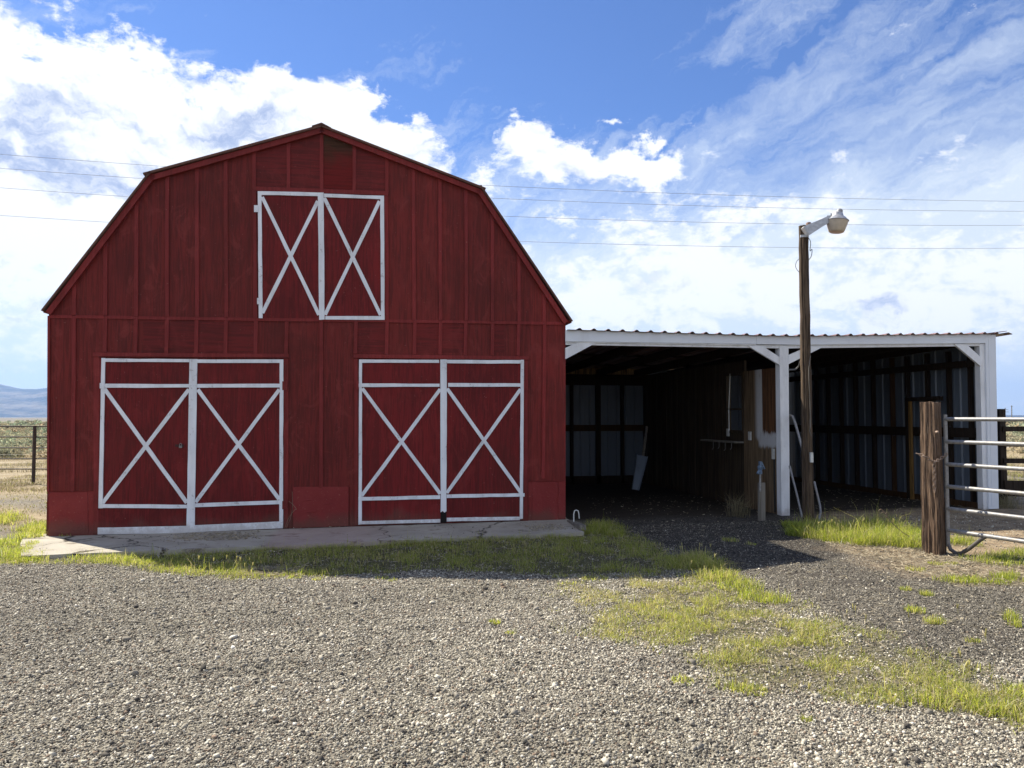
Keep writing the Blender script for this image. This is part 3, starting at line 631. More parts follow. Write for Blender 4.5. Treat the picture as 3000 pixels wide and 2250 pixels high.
p = P(2903, 979, -.10); b.prism([p+Vector((-.05, 0, .0)), p+Vector((.32, 0, .055)), p+Vector((.32, 0, .065)), p+Vector((-.05, 0, .02))], (0, 6.8, 0)); b.build('edge_flashing', ROOFM, shed)
# rafters
for i in range(8):
    x = XL+.5+i*.95; zb = float(np.interp(x, Xk, Zk)); b = MB(); b.beam((x, .04, zb-.11), (x, YB, zb-.27), .045, .16); b.build('rafter', DARKW, shed)
for y in (1.2, 3.2, 5.2):
    b = MB(); b.beam((XL+.02, y, Zk[0]-.03-y*.025), (XR, y, Zk[0]-.03-y*.025), .09, .035); b.build('purlin', DARKW, shed)
# posts
def postpx(quad, Y, t, nm='post', mt=WHITE2):
    b = MB(); q = [P(x, y, Y) for x, y in quad]; q[2].z -= .05; q[3].z -= .05; b.prism(q, (0, t, 0)); return b.build(nm, mt, shed)
postpx([(2284, 1012), (2310, 1012), (2314, 1512), (2290, 1512)], -.035, .14)
postpx([(2870, 1007), (2887, 1006), (2897, 1486), (2881, 1486)], -.03, .12)
b = MB(); q = [P(2887, 982, -.062), P(2917, 980, -.062), P(2926, 1485, -.062), P(2897, 1486, -.062)]
q[2].z -= .03; q[3].z -= .03; b.prism(q, (0, .03, 0)); b.prism([P(2896, 985, -.068), P(2901, 985, -.068), P(2910, 1484, -.068), P(2906, 1484, -.068)], (0, .008, 0)); b.build('corner_trim', TRIM, shed)
for q in ([(1698, 1001), (1753, 1001), (1657, 1052), (1657, 1019)], [(2191, 1013), (2233, 1013), (2284, 1046), (2284, 1069)], [(2310, 1041), (2310, 1067), (2412, 1016), (2370, 1014)], [(2796, 1008), (2831, 1008), (2874, 1047), (2874, 1073)]):
    b = MB(); b.prism([P(x, y, -.042) for x, y in q], (0, .045, 0))
    b.build('brace', WHITE2, shed)
# back wall: metal on girts and studs
b = MB(); zt = Zk[0]-.2; ribbed(b, (XL, YB, .05), (1, 0, 0), XR-XL, (0, 0, zt-.02), (0, -1, 0), .23, .018); b.build('back_wall', PANEL, shed)
for pxa, pxb in ((1672, 1680), (1747, 1760), (1820, 1829), (1888, 1898)):
    a, c_ = P(pxa, 1300, YB-.1), P(pxb, 1300, YB-.1); b = MB(); b.box((a.x, YB-.12, 0), (c_.x, YB-.03, 2.75)); b.build('stud', DARKW, shed)
za = P(1700, 1263, YB-.1).z; zc = P(1700, 1245, YB-.1).z
b = MB(); b.box((XL, YB-.075, za), (XM, YB-.03, zc)); b.build('girt', BROWNW, shed)
b = MB(); b.box((XL, YB-.13, P(1700, 1128, YB-.1).z), (XM, YB-.02, P(1700, 1100, YB-.1).z+.05)); b.build('top_plate', DARKW, shed)
b = MB(); b.box((XL, YB-.24, P(1700, 1096, YB-.2).z), (XM, YB-.14, P(1700, 1074, YB-.2).z)); b.build('header_board', wood('mottled_old_board', (0.36, 0.23, 0.10), (0.03, 0.02, 0.014)), shed)
b = MB(); b.box((XL, YB-.12, -.05), (XM, YB-.03, P(1700, 1395, YB-.1).z)); b.build('sill_board', DARKW, shed)
# right side wall (inner face seen)
XI = XR+.02
zr = lambda y: Zk[3]-.03-(y+.1)*.025
b = MB()
ribbed(b, (XI+.07, .05, .05), (0, 1, 0), YB-.05, (0, 0, Zk[3]-.06), (-1, 0, 0), .305, .022); b.build('side_wall', PANEL, shed)
def side_y(px): return PX(px, 1300, XI).y
for px in (2848, 2785, 2722, 2663, 2618, 2562, 2510, 2467, 2430, 2395):
    y = side_y(px); b = MB(); b.box((XI-.045, y-.022, 0), (XI+.045, y+.022, 2.8)); b.build('stud', DARKW if px != 2618 else BROWNW, shed)
b = MB(); b.box((XI-.08, .1, 1.24), (XI-.046, YB, 1.41)); b.build('girt', DARKW, shed)
b = MB(); b.box((XI-.10, .1, 2.48), (XI-.046, YB, 2.60)); b.build('top_plate', DARKW, shed)
b = MB(); b.box((XI-.08, .1, -.05), (XI-.046, YB, .12)); b.build('sill_board', BROWNW, shed)
ya, yb_ = side_y(2778), side_y(2672)
b = MB(); b.box((XI-.14, ya, PX(2700, 1171, XI).z-.03), (XI-.085, yb_, PX(2700, 1171, XI).z+.05)); b.box((XI-.14, yb_-.09, -.02), (XI-.085, yb_, PX(2700, 1171, XI).z-.032)); b.box((XI-.14, yb_-.16, -.02), (XI-.1, yb_-.092, PX(2700, 1171, XI).z-.032), 1)
b.build('door_frame', [DARKW, wood('yellow_jamb_board', (0.30, 0.17, 0.05), (0.14, 0.08, 0.03))], shed)
# partition between bays, with a window opening
y0, y1, y2, y3 = .16, PX(2190, 1300, XM).y, PX(2138, 1300, XM).y, PX(2085, 1300, XM).y
zt_ = 2.42; wz0 = PX(2160, 1268, XM).z; wz1 = PX(2160, 1092, XM).z
b = MB(); T = .05
b.box((XM-T, y1, -.05), (XM, y2, wz0)); b.box((XM-T, y1, wz1), (XM, y2, zt_+.2)); b.box((XM-T, y2, -.05), (XM, YB-.13, zt_+.2))
for k in range(28):
    y = y2+.04+k*.155
    if y < YB-.3: b.box((XM-T-.006-.006*(k % 2), y, -.03), (XM-T-.001, y+.145, zt_+.18))
b.build('partition_wall', PARTW, shed)
# near plywood panel with white paint swipes
m, N = newmat('plywood_with_white_paint_swipe'); o = ocoord(N)
ss = N.n('ShaderNodeSeparateXYZ', {0: o}); yy, zz_ = ss.outputs[1], ss.outputs[2]
g = N.noise(N.scale(o, (8, 14, .5)), 2.4, 6, .62, .8); g2 = N.noise(N.scale(o, (1, 3, 12)), 3, 5, .6); g3 = N.noise(N.scale(o, (1, 22, .6)), 3, 5, .6)
c = N.mix(N.ramp(g, .35, .62), (0.07, 0.048, 0.028), (0.21, 0.145, 0.085))
yA, yB_ = PX(2226, 1200, XM).y, PX(2243, 1200, XM).y; zA, zB = PX(2240, 1268, XM).z, PX(2260, 1310, XM).z
ed = N.m('MULTIPLY', N.m('SUBTRACT', g, .5), .12); edz = N.m('MULTIPLY', N.m('SUBTRACT', g3, .5), .35)
ya_ = N.m('ADD', yy, ed); za_ = N.m('ADD', zz_, edz)
s1 = N.m('MULTIPLY', N.m('MULTIPLY', N.ramp(yy, yB_-.01, yB_+.01), N.ramp(ya_, yA+.10, yA-.06)), N.ramp(za_, zA-.14, zA-.06))
s2 = N.m('MULTIPLY', N.m('MULTIPLY', N.ramp(za_, zA+.02, zA-.02), N.ramp(za_, zB-.02, zB+.03)), N.ramp(ya_, yA-.02, yA-.12))
c = N.mix(N.m('MULTIPLY', N.ramp(yy, yB_, yB_-.02), N.ramp(zz_, zA-.05, zA)), c, N.mix(N.ramp(g, .35, .65), (0.05, 0.022, 0.01), (0.15, 0.07, 0.03)))
pm = N.m('MINIMUM', N.m('ADD', s1, s2), 1.0)
c = N.mix(N.m('MULTIPLY', pm, N.ramp(N.noise(N.scale(o, (6, 6, 1)), 5, 5, .6), .2, .42)), c, (0.50, 0.50, 0.50))
PPAN = finish(N, m, c, .8, g, .5, .01, spec=.2)
b = MB(); b.v = []; b.box((XM-T-.012, y0, -.02), (XM-.002, y1+.01, zt_))
pn = b.build('plywood_panel', PPAN, shed)
b = MB()
fr = .05
for (ya0, ya1, z0, z1) in ((y1-.01, y1+fr, wz0, wz1), (y2-fr, y2+.01, wz0, wz1), (y1+fr, y2-fr, wz0-.0, wz0+fr), (y1+fr, y2-fr, wz1-fr, wz1), (y1+fr, y2-fr, wz0+.42, wz0+.45)):
    b.box((XM-T-.03, ya0, z0), (XM+.01, ya1, z1))
b.build('window_frame', PARTW, shed)
# shelf with hooks under window
zs = PX(2150, 1291, XM).z
b = MB(); b.box((XM-.24, y1+.02, zs-.03), (XM-T-.014, y3, zs)); sf = b.build('shelf', GREYW, shed)
for k in range(4):
    y = y1+.15+k*.25; b = MB(); b.tube([(XM-.235, y, zs-.03), (XM-.235, y, zs-.12-.03*(k % 2)), (XM-.26, y, zs-.15-.03*(k % 2))], .004, 6); b.build('hook', STEELM, sf)
for px, py, w_, h_ in ((2199, 1277, .035, .075), (2268, 1330, .03, .085), (2135, 1267, .035, .07)):
    p = PX(px, py, XM-T-.02); b = MB(); b.box(p+Vector((-.03, -w_, -h_)), p+Vector((0, w_, h_))); b.lathe(p+Vector((-.03, 0, 0)), [(0, .002), (.012, .001)], 8, (-1, 0, 0)); b.build('outlet_box', PVCM, shed)
b = MB(); b.tube([PX(2136, 1262, XM-.08), PX(2135, 1200, XM-.085), PX(2139, 1095, XM-.08)], .009, 8); b.build('electric_cord', PVCM, shed)
p = PX(2268, 1340, XM-T-.03); q_ = PX(2270, 1500, XM-T-.03); b = MB(); b.tube([p, p.lerp(q_, .5), q_], .012, 8); b.build('conduit', BLACKM, shed)

# ------------------------------------------------------------------ loose things in and around the shed
q = [PD(1866, 1332, 15.2), PD(1896, 1338, 15.2), PD(1870, 1436, 14.6), PD(1852, 1433, 14.6)]
b = MB(); ctr = sum(q, Vector())/4; ex = Vector((.0, .035, 0)); b.prism(q, ex); s_ = (q[1]-q[2]).normalized()
for a, c_ in ((q[0], q[3]), (q[1], q[2])): b.beam(a+Vector((0, -.018, 0)), c_+Vector((0, -.018, 0)), .012, .03, (0, 1, 0))
t_ = b.build('metal_channel', PANEL, origin=q[3]); tag(t_, 'grey metal channel leaning against the dark back wall of the left shed bay', 'channel')
b = MB(); b.beam(PD(1895, 1250, 16.5), PD(1873, 1420, 15.5), .05, .03, (0, 1, 0)); t_ = b.build('wooden_pole', GREYW, origin=PD(1873, 1420, 15.5)); tag(t_, 'thin wooden stick leaning behind the grey metal channel in the left shed bay', 'stick')
# water hydrant on its post
base = PD(2231, 1516, 12.0); base.z = float(gz(base.x, base.y))
hyd = empty('yard_hydrant', base, 'blue grey yard hydrant on a wooden stake beside the white centre post', 'hydrant')
tp = PD(2231, 1414, 12.0); b = MB(); b.beam(base-Vector((0, 0, .05)), tp, .105, .045, (0, 1, 0)); b.build('stake', GREYW, hyd)
b = MB(); a = PD(2227, 1440, 11.95); c_ = PD(2227, 1388, 11.95); b.tube([a, c_], .016, 10); b.build('riser_pipe', GATEM, hyd, True)
b = MB(); hp = PD(2227, 1378, 11.95); b.lathe(hp-Vector((0, 0, .06)), [(0, 0), (.03, 0), (.034, .03), (.026, .06), (.04, .08), (.04, .12), (.02, .14), (0, .14)], 14); b.tube([hp, hp+Vector((-.05, -.04, -.01)), hp+Vector((-.07, -.05, -.05))], [.018, .018, .022], 10); b.build('valve_head', BLUEM, hyd, True)
b = MB(); b.beam(hp+Vector((0, 0, .06)), hp+Vector((.0, .0, .14)), .03, .05, (0, 1, 0)); b.beam(hp+Vector((.02, 0, .13)), hp+Vector((.07, 0, .02)), .02, .03, (0, 1, 0)); b.build('lever', BLUEM, hyd)
# bent pipe frames behind the light pole
def pipe(name, pts_, r, mt, label, cat, group=None):
    P_ = [Vector(p) for p in pts_]; b = MB(); b.tube(P_, r, 10); o_ = b.build(name, mt, origin=P_[-1], smooth=True); return tag(o_, label, cat, group)
pipe('bent_pipe', [PD(2312, 1217, 12.6), PD(2322, 1219, 12.5), PD(2330, 1240, 12.4), PD(2352, 1320, 12.2), PD(2368, 1400, 12.1), PD(2376, 1515, 12.0)], .02, GATEM, 'long bent steel pipe leaning between the white centre post and the light pole', 'pipe')
pipe('bent_pipe', [PD(2313, 1365, 12.5), PD(2330, 1430, 12.3), PD(2350, 1515, 12.1)], .016, GATEM, 'short straight steel pipe leaning low between the white post and the light pole', 'pipe')
pipe('bent_pipe', [PD(2386, 1412, 12.5), PD(2390, 1430, 12.4), PD(2402, 1480, 12.3), PD(2404, 1500, 12.2), PD(2398, 1532, 12.0)], .018, GATEM, 'bent steel pipe poking out on the right side of the light pole foot', 'pipe')
# hose guard and timber at the apron corner
hg = PG(1690, 1532, 0); hg = Vector((hg.x, hg.y, float(gz(hg.x, hg.y))))
hgp = PD(1681, 1524, 11.3); hq = PD(1681, 1500, 11.3)
b = MB(); b.tube([PD(1681, 1528, 11.3), PD(1681, 1506, 11.3), PD(1683, 1497, 11.3), PD(1688, 1494.5, 11.3), PD(1694, 1497, 11.3), PD(1696, 1506, 11.3), PD(1697, 1519, 11.3)], .009, 8)
t_ = b.build('hoop', PVCM, origin=PD(1681, 1528, 11.3), smooth=True); tag(t_, 'small white plastic hoop sticking up beside the apron corner', 'hoop')
b = MB(); b.beam(PD(1670, 1530, 11.7), PD(1708, 1546, 10.75), .09, .07); t_ = b.build('timber_block', GREYW, origin=PD(1708, 1546, 10.75)); tag(t_, 'short weathered timber lying along the right edge of the concrete apron', 'timber')

# ------------------------------------------------------------------ light pole
DP = 11.68
pb = PD(2369, 1530, DP); pb.z = float(gz(pb.x, pb.y)); pt = PD(2353, 662, DP)
lp = empty('light_pole', pb, 'weathered round wooden pole with a yard light, standing in front of the open shed', 'light pole')
b = MB(); n = 26; pts_ = [pb.lerp(pt, i/n)+Vector((random.gauss(0, .003), random.gauss(0, .003), 0)) for i in range(n+1)]; pts_[0].z -= .1
vs = []; fs = []; K_ = 28
for i, p in enumerate(pts_):
    r0 = .084-.014*(i/n)
    for k in range(K_):
        a = k*math.tau/K_; r = r0*(1+.03*math.sin(a*3+i*.11)+.035*(vnoise(np.array([k*.9]), np.array([i*.12]), 1, 3)[0]-.5)); r -= .012 if k == 17 or (k == 22 and i < 18) else 0
        vs.append(p+Vector((math.cos(a)*r, math.sin(a)*r, 0)))
for i in range(n):
    for k in range(K_): fs.append((i*K_+k, i*K_+(k+1) % K_, (i+1)*K_+(k+1) % K_, (i+1)*K_+k))
fs.append(tuple(range(n*K_, (n+1)*K_))); b.add(vs, fs); b.build('pole', POLEW, lp)
a0 = PD(2357, 681, DP-.10); a1 = PD(2432, 641, DP-.10); b = MB()
d_ = (a1-a0).normalized(); up_ = FW.cross(d_); up_ = up_ if up_.z > 0 else -up_
secs = [(0, .05, .075), (.06, .06, .085), (.55, .055, .062), (1, .045, .05)]; vs = []; L_ = (a1-a0).length
for t, w_, h_ in secs:
    p = a0+d_*(L_*t)
    vs += [p+FW*w_*i+up_*h_*j for i, j in ((-1, -.85), (1, -.85), (1, 1), (-1, 1))]
b.add(vs, [(4*i+k, 4*i+(k+1) % 4, 4*i+4+(k+1) % 4, 4*i+4+k) for i in range(3) for k in range(4)]+[(0, 1, 2, 3), (15, 14, 13, 12)])
b.beam(PD(2345, 692, DP-.09), PD(2366, 691, DP-.09), .03, .035, (0, 0, 1)); b.build('arm', LAMPM, lp)
hc = PD(2453, 647, DP-.10); ax = (UP+RT*.10-FW*0.0).normalized()
b = MB(); b.lathe(hc, [(.166, -.004), (.168, .004), (.15, .02), (.115, .055), (.085, .075), (.078, .10), (.07, .125), (.03, .14), (0, .143)], 32, ax); hd = b.build('lamp_head', LAMPM, lp, True)
b = MB(); pe = hc+ax*.135+RT*.02; b.lathe(pe, [(0, -.02), (.045, -.01), (.045, .03), (.03, .048), (0, .05)], 16, (UP+RT*.4)); b.build('photocell', simple('photocell_grey', (0.33, 0.33, 0.34), .5), hd, True)
b = MB(); bk = hc-RT*.10+UP*.06; b.tube([bk-RT*.05, bk+RT*.03], .022, 10); b.tube([bk-UP*.04-FW*.02, bk+UP*.05-FW*.02], .008, 6); b.build('clamp', simple('dark_clamp', (.12, .12, .13), .5, .5), hd, True)
b = MB(); b.lathe(hc, [(.160, -.006), (.150, -.05), (.135, -.10), (.118, -.150), (.108, -.170), (.09, -.180), (0, -.184)], 32, ax)
b.build('lens', LENSM, hd, True)
b = MB(); p = PD(2369, 664, DP+.02); b.lathe(p, [(0, 0), (.038, 0), (.038, .055), (.03, .065), (0, .067)], 14); b.build('conduit_cap', simple('brown_cap', (.20, .12, .09), .7), lp, True)
def wire(nm, pts_, r, parent, mt=BLACKM):
    P_ = [Vector(p) for p in pts_]; sm = []
    for i in range(len(P_)-1):     # catmull-rom
        p0, p1, p2, p3 = P_[max(i-1, 0)], P_[i], P_[i+1], P_[min(i+2, len(P_)-1)]
        for s in range(5):
            t = s/5; sm.append(.5*((2*p1)+(p2-p0)*t+(2*p0-5*p1+4*p2-p3)*t*t+(3*p1-p0-3*p2+p3)*t**3))
    sm.append(P_[-1]); b = MB(); b.tube(sm, r, 6); return b.build(nm, mt, parent, True)
wire('cable_loop', [PD(2368, 696, DP-.1), PD(2375, 710, DP-.1), PD(2373, 735, DP-.1), PD(2379, 730, DP-.1), PD(2377, 750, DP-.1), PD(2369, 762, DP-.08)], .005, lp)
wire('cable_loop', [PD(2341, 758, DP-.08), PD(2333, 768, DP-.1), PD(2331, 780, DP-.1), PD(2335, 790, DP-.1), PD(2342, 798, DP-.08)], .004, lp)
wire('cable_run', [PD(2375, 1042, DP-.1), PD(2370, 1075, DP-.1), PD(2370, 1110, DP-.1), PD(2373, 1180, DP-.1), PD(2374, 1245, DP-.1), PD(2372, 1262, DP-.1), PD(2377, 1278, DP-.1)], .006, lp, GREYW)
b = MB(); p = PD(2377, 1340, DP-.09); b.box(p-Vector((.022, .02, .075)), p+Vector((.022, .02, .075))); b.build('junction_box', PVCM, lp)
wire('conduit_bend', [PD(2312, 1083, 12.3), PD(2330, 1082, 12.1), PD(2340, 1072, 11.9), PD(2344, 1060, 11.75)], .014, lp, GATEM)

# ------------------------------------------------------------------ gate post, chain, gate
gb = PD(2738, 1617, 9.15); gb.z = float(gz(gb.x, gb.y)); gt = PD(2724, 1179, 9.15)
gp = empty('gate_post', gb, 'thick square weathered timber gate post with a chain around it', 'post')
b = MB(); n = 46; M_ = 14; vs = []; fs = []
for i in range(n+1):
    t = i/n; p = gb.lerp(gt, t); p = Vector((p.x, p.y, p.z-(.08 if i == 0 else 0))); hw = .089+.008*(1-t)
    ring = []
    for sgn in range(4):
        for k in range(M_):
            u = -1+2*k/M_; x, y = {0: (u, -1), 1: (1, u), 2: (-u, 1), 3: (-1, -u)}[sgn]; ring.append((x, y))
    for j, (x, y) in enumerate(ring):
        cr = 1-.06*(abs(x)*abs(y))**6
        nz = (vnoise(np.array([j*.8]), np.array([t*5.0]), 1, 5)[0]-.5)*.018+(vnoise(np.array([j*3.1]), np.array([t*14.0]), 1, 6)[0]-.5)*.008
        rr_ = 1+nz/hw; px_, py_2 = x*hw*cr*rr_, y*hw*cr*rr_
        ang = math.radians(37)-YAW; vs.append(p+Vector((px_*math.cos(ang)-py_2*math.sin(ang), px_*math.sin(ang)+py_2*math.cos(ang), (random.gauss(0, .006) if i == n else 0))))
R_ = 4*M_
for i in range(n):
    for k in range(R_): fs.append((i*R_+k, i*R_+(k+1) % R_, (i+1)*R_+(k+1) % R_, (i+1)*R_+k))
fs.append(tuple(range(n*R_, (n+1)*R_))); b.add(vs, fs); b.build('timber', TIEW, gp)
bp = PD(2743, 1266, 8.98); b = MB(); b.lathe(bp, [(0, 0), (.018, 0), (.018, .03), (.012, .04), (0, .042)], 8, -FW); b.build('bolt', CHAINM, gp, True)
ch = MB()
def chain(pts_):
    P_ = [Vector(p) for p in pts_]; ln = sum((P_[i+1]-P_[i]).length for i in range(len(P_)-1)); step = .040; k = 0; s = 0
    while s < ln:
        r_ = s; i = 0
        while i < len(P_)-2 and r_ > (P_[i+1]-P_[i]).length: r_ -= (P_[i+1]-P_[i]).length; i += 1
        d_ = (P_[i+1]-P_[i]).normalized(); c_ = P_[i]+d_*r_; sd = d_.cross(FW).normalized() if k % 2 else FW
        lk = [c_+d_*.027*math.cos(t)+sd*.016*math.sin(t) for t in np.linspace(0, math.tau, 11)]; ch.tube(lk, .0058, 5, caps=False); s += step; k += 1
chain([PD(2690, 1330, 9.02), PD(2703, 1334, 8.98), PD(2714, 1341, 8.955), PD(2728, 1350, 8.95), PD(2738, 1354, 8.97), PD(2752, 1346, 9.01), PD(2766, 1336, 9.05), PD(2776, 1328, 9.07)])
chain([PD(2737, 1356, 8.955), PD(2738, 1442, 8.96)])
t_ = ch.build('chain', CHAINM, origin=PD(2737, 1355, 8.9), smooth=True); tag(t_, 'rusty chain looped around the timber post with its tail hanging down', 'chain')
# gate: from stile toward the camera and out of frame
gA = PD(2773, 1400, 9.1); gB = PD(3000, 1400, 8.25); gd = Vector((gB.x-gA.x, gB.y-gA.y, 0)); gdn = gd.normalized(); GL = 3.65
sb = Vector((gA.x, gA.y, float(gz(gA.x, gA.y))))
gate = empty('pipe_gate', sb, 'galvanised six rail pipe gate beside the timber post at the right', 'gate')
b = MB(); b.tube([Vector((gA.x, gA.y, .08)), Vector((gA.x, gA.y, 1.63))], .023, 12); b.build('stile', GATEM, gate, True); b = MB(); b.tube([Vector((gA.x, gA.y, .08))+gdn*GL, Vector((gA.x, gA.y, 1.63))+gdn*GL], .023, 12); b.build('stile', GATEM, gate, True)
for i, py in enumerate((1228, 1294, 1360, 1425, 1490, 1553)):
    z0 = PD(2773, py, 9.1).z; z1 = z0+(.0 if i else 0)
    b = MB(); a = Vector((gA.x, gA.y, z0)); b.tube([a, a+gdn*GL], .0235, 14); b.build('rail', GATEM, gate, True)
for k in (.5,):
    a = sb+gdn*GL*k; b = MB(); b.tube([Vector((a.x, a.y, .27)), Vector((a.x, a.y, 1.58))], .02, 10); b.build('centre_brace', GATEM, gate, True)
zl = PD(2773, 1553, 9.1).z
pp = [Vector((gA.x, gA.y, .12)), Vector((gA.x, gA.y, .05))+gdn*.03, Vector((gA.x, gA.y, .02))+gdn*.10, Vector((gA.x, gA.y, .03))+gdn*.17, Vector((gA.x, gA.y, .10))+gdn*.27, Vector((gA.x, gA.y, zl-.05))+gdn*.41, Vector((gA.x, gA.y, zl))+gdn*.48]
b = MB(); b.tube(pp, .022, 12); b.build('foot_brace', simple('dark_gate_steel', (.13, .12, .115), .5, .3), gate, True)

# ------------------------------------------------------------------ corral fence to the right of the shed
fb = PD(2936, 1478, 13.9); fb.z = float(gz(fb.x, fb.y))
cf = empty('corral_fence', fb, 'dark timber corral fence with wire mesh right of the shed corner', 'fence')
fdir = (RT-FW*.18).normalized(); 
for k in range(5):
    p = fb+fdir*2.3*k; b = MB(); b.beam(p-Vector((0, 0, .1)), p+Vector((0, 0, 1.72)), .125, .125, (1, 0, 0)); b.build('post', CORRW, cf)
for z_, h_ in ((1.36, .09), (1.08, .075), (.79, .09), (.30, .28)):
    b = MB(); a = fb+Vector((-.02, -.08, z_)); b.beam(a, a+fdir*9.3, .035, h_); b.build('rail', CORRW, cf)
b = MB()
for z_ in np.arange(.45, 1.3, .13): b.tube([fb+Vector((0, .05, z_)), fb+Vector((0, .05, z_))+fdir*9.3], .0022, 4)
for s in np.arange(.1, 9.3, .15): b.tube([fb+fdir*s+Vector((0, .05, .42)), fb+fdir*s+Vector((0, .05, 1.3))], .0022, 4)
b.build('wire_mesh', WIREM, cf)
# ------------------------------------------------------------------ pipe fence behind the left side of the barn
DF = 19.6; f0 = PD(98, 1400, DF)
pf = empty('pipe_fence', Vector((f0.x, f0.y, -.09)), 'dark steel pipe fence of five rails in the field left of the barn', 'fence')
for k in (-3, -2, -1, 0, 1, 2):
    a = f0+RT*(2.45*k); b = MB(); zt2 = PD(98, 1247, DF).z; b.tube([Vector((a.x, a.y, -.2)), Vector((a.x, a.y, zt2))], .042, 10); b.build('post', PIPEB, pf, True)
for py in (1249, 1280, 1312, 1344, 1374):
    z_ = PD(98, py, DF).z; a = f0-RT*8; c_ = f0+RT*5; b = MB(); b.tube([Vector((a.x, a.y, z_)), Vector((c_.x, c_.y, z_))], .016, 8); b.build('rail', PIPEB, pf, True)
b = MB()
for z_ in np.arange(-.05, .72, .1): 
    a = f0-RT*4; c_ = f0+RT*2.5; b.tube([Vector((a.x, a.y, z_)), Vector((c_.x, c_.y, z_))], .0009, 3)
for s in np.arange(-4, 2.5, .1):
    a = f0+RT*s; b.tube([Vector((a.x, a.y, -.08)), Vector((a.x, a.y, .7))], .0009, 3)
b.build('wire_mesh', WIREM, pf)

# ------------------------------------------------------------------ overhead cables (far behind the barn)
for i, (pa, pm_, pe) in enumerate((((0, 452), (1423, 546), (3000, 590)), ((0, 493), (1440, 583), (3000, 619)), ((0, 550), (1475, 635), (3000, 660)), ((0, 631), (1520, 708), (3000, 727)))):
    A, Bm, Ce = PD(*pa, 42), PD(*pm_, 44), PD(*pe, 46)
    # parabola through three points, extended past both sides
    rA, rB, rC = [(v-CAM).dot(RT) for v in (A, Bm, Ce)]
    cx = np.polyfit([rA, rB, rC], [A.z, Bm.z, Ce.z], 2); pts_ = []
    for r in np.linspace(rA-9, rC+9, 34):
        p = A.lerp(Ce, (r-rA)/(rC-rA)); pts_.append(Vector((p.x, p.y, float(np.polyval(cx, r)))))
    b = MB(); b.tube(pts_, .0095, 6); o_ = b.build('power_cable', PLINEM, smooth=True)
    tag(o_, ['overhead cable across the sky, topmost of the four', 'overhead cable across the sky, second from the top', 'overhead cable across the sky, third from the top', 'overhead cable across the sky, lowest of the four'][i], 'cable', 'overhead cables behind the barn')
for i, (px, py, arm) in enumerate(((2945, 1195, 1), (2964, 1188, 0))):
    D_ = 420; a = PD(px, 1236, D_); t2 = PD(px, py, D_); b = MB(); b.tube([Vector((a.x, a.y, -2)), t2], [.26, .2], 8)
    up = empty('utility_pole', Vector((a.x, a.y, -2)), ['far off utility pole with crossarms on the right horizon', 'taller bare utility pole on the far right horizon'][i], 'utility pole')
    b.build('pole', GREYW, up, True); b = MB()
    for z_, l in (((t2.z-1.0, 1.6), (t2.z-2.2, 1.8)) if arm else ((t2.z-.6, .5),)): p = Vector((t2.x, t2.y, z_)); b.beam(p-RT*l, p+RT*l, .2, .2)
    b.build('crossarm', GREYW, up)

# ------------------------------------------------------------------ scattered stuff
def scatter(n, xr, yr): return rng.uniform(xr[0], xr[1], n), rng.uniform(yr[0], yr[1], n)
def inview(x, y, zv=0, mg=.06):
    dx = x-CAM.x; dy = y-CAM.y; r = dx*CY-dy*SY; f = dx*SY+dy*CY
    return (f > 3.0) & (np.abs(r) < f*(.667+mg)+.3), f
grassmask_polys = [(G_STRIP, .95), (G_GATE, 1), (G_LEFT, .95), (G_R1, .9), (G_R2, .9), (G_R3, .9), (G_LEFT2, .9)]
def gmask(x, y):
    v = np.zeros(len(x))
    for q, a in grassmask_polys: v = np.maximum(v, a*zone(x, y, q, .2, .10, 3, 4))
    return np.maximum(v, .8*zone(x, y, G_DIAG, .4, .3, 2.0, 4))
# loose gravel
x, y = scatter(1000000, (-8, 9.5), (-9.2, -.5)); ok, f = inview(x, y)
pr = (1-.45*zone(x, y, DARKG, .5, .35, 1.2, 3))*(1-.9*np.maximum(zone(x, y, DIRT, .5, .3, 1.4, 8), zone(x, y, TANP, .5, .35, 2.5, 9)))*np.clip(1.35-.5*np.clip((fbm(x, y, 1.1, 4, 77)-.5)*8, 0, 1), 0, 1)*np.clip(1.25-.55*np.clip((f-4)/5, 0, 1), 0, 1)*(1-.9*gmask(x, y))*(sdist(x, y, SLAB_P) < -.04)
ok &= rng.random(len(x)) < pr*np.where(f < 6, 1, .75)
ok &= ~((x > 2.9) & (y > -.3)); x, y, f = x[ok], y[ok], f[ok]; n = len(x)
# a few bits of debris on the slab too
xs2, ys2 = scatter(420, (-4.5, 3.4), (-1.7, -.05)); k2 = (sdist(xs2, ys2, SLAB_P) > .04) & (fbm(xs2, ys2, 1.3, 3, 31) > .47)
xs2, ys2 = xs2[k2], ys2[k2]; x = np.concatenate([x, xs2]); y = np.concatenate([y, ys2]); onslab = np.zeros(len(x), bool); onslab[n:] = True; n = len(x)
size = .0034*np.exp(rng.normal(0, .36, n)); size = np.where(rng.random(n) < .008, size*2.1, size); size = np.clip(size, .003, .020)
dk0 = zone(x, y, DARKG, .5, .35, 1.2, 3); size = np.where(onslab, size*.85, size*(1-.2*dk0))
cube = np.array([[i, j, k] for i in (-1, 1) for j in (-1, 1) for k in (-1, 1)], float)
cf_ = np.array([[0, 1, 3, 2], [4, 6, 7, 5], [0, 4, 5, 1], [2, 3, 7, 6], [0, 2, 6, 4], [1, 5, 7, 3]])
V = cube[None]*(.78+.45*rng.random((n, 8, 3)))
V *= (size[:, None]*np.stack([rng.uniform(.8, 1.45, n), rng.uniform(.7, 1.1, n), rng.uniform(.55, .95, n)], 1))[:, None, :]
a1_, a2_, a3_ = rng.uniform(0, math.tau, n), rng.normal(0, .45, n), rng.normal(0, .45, n)
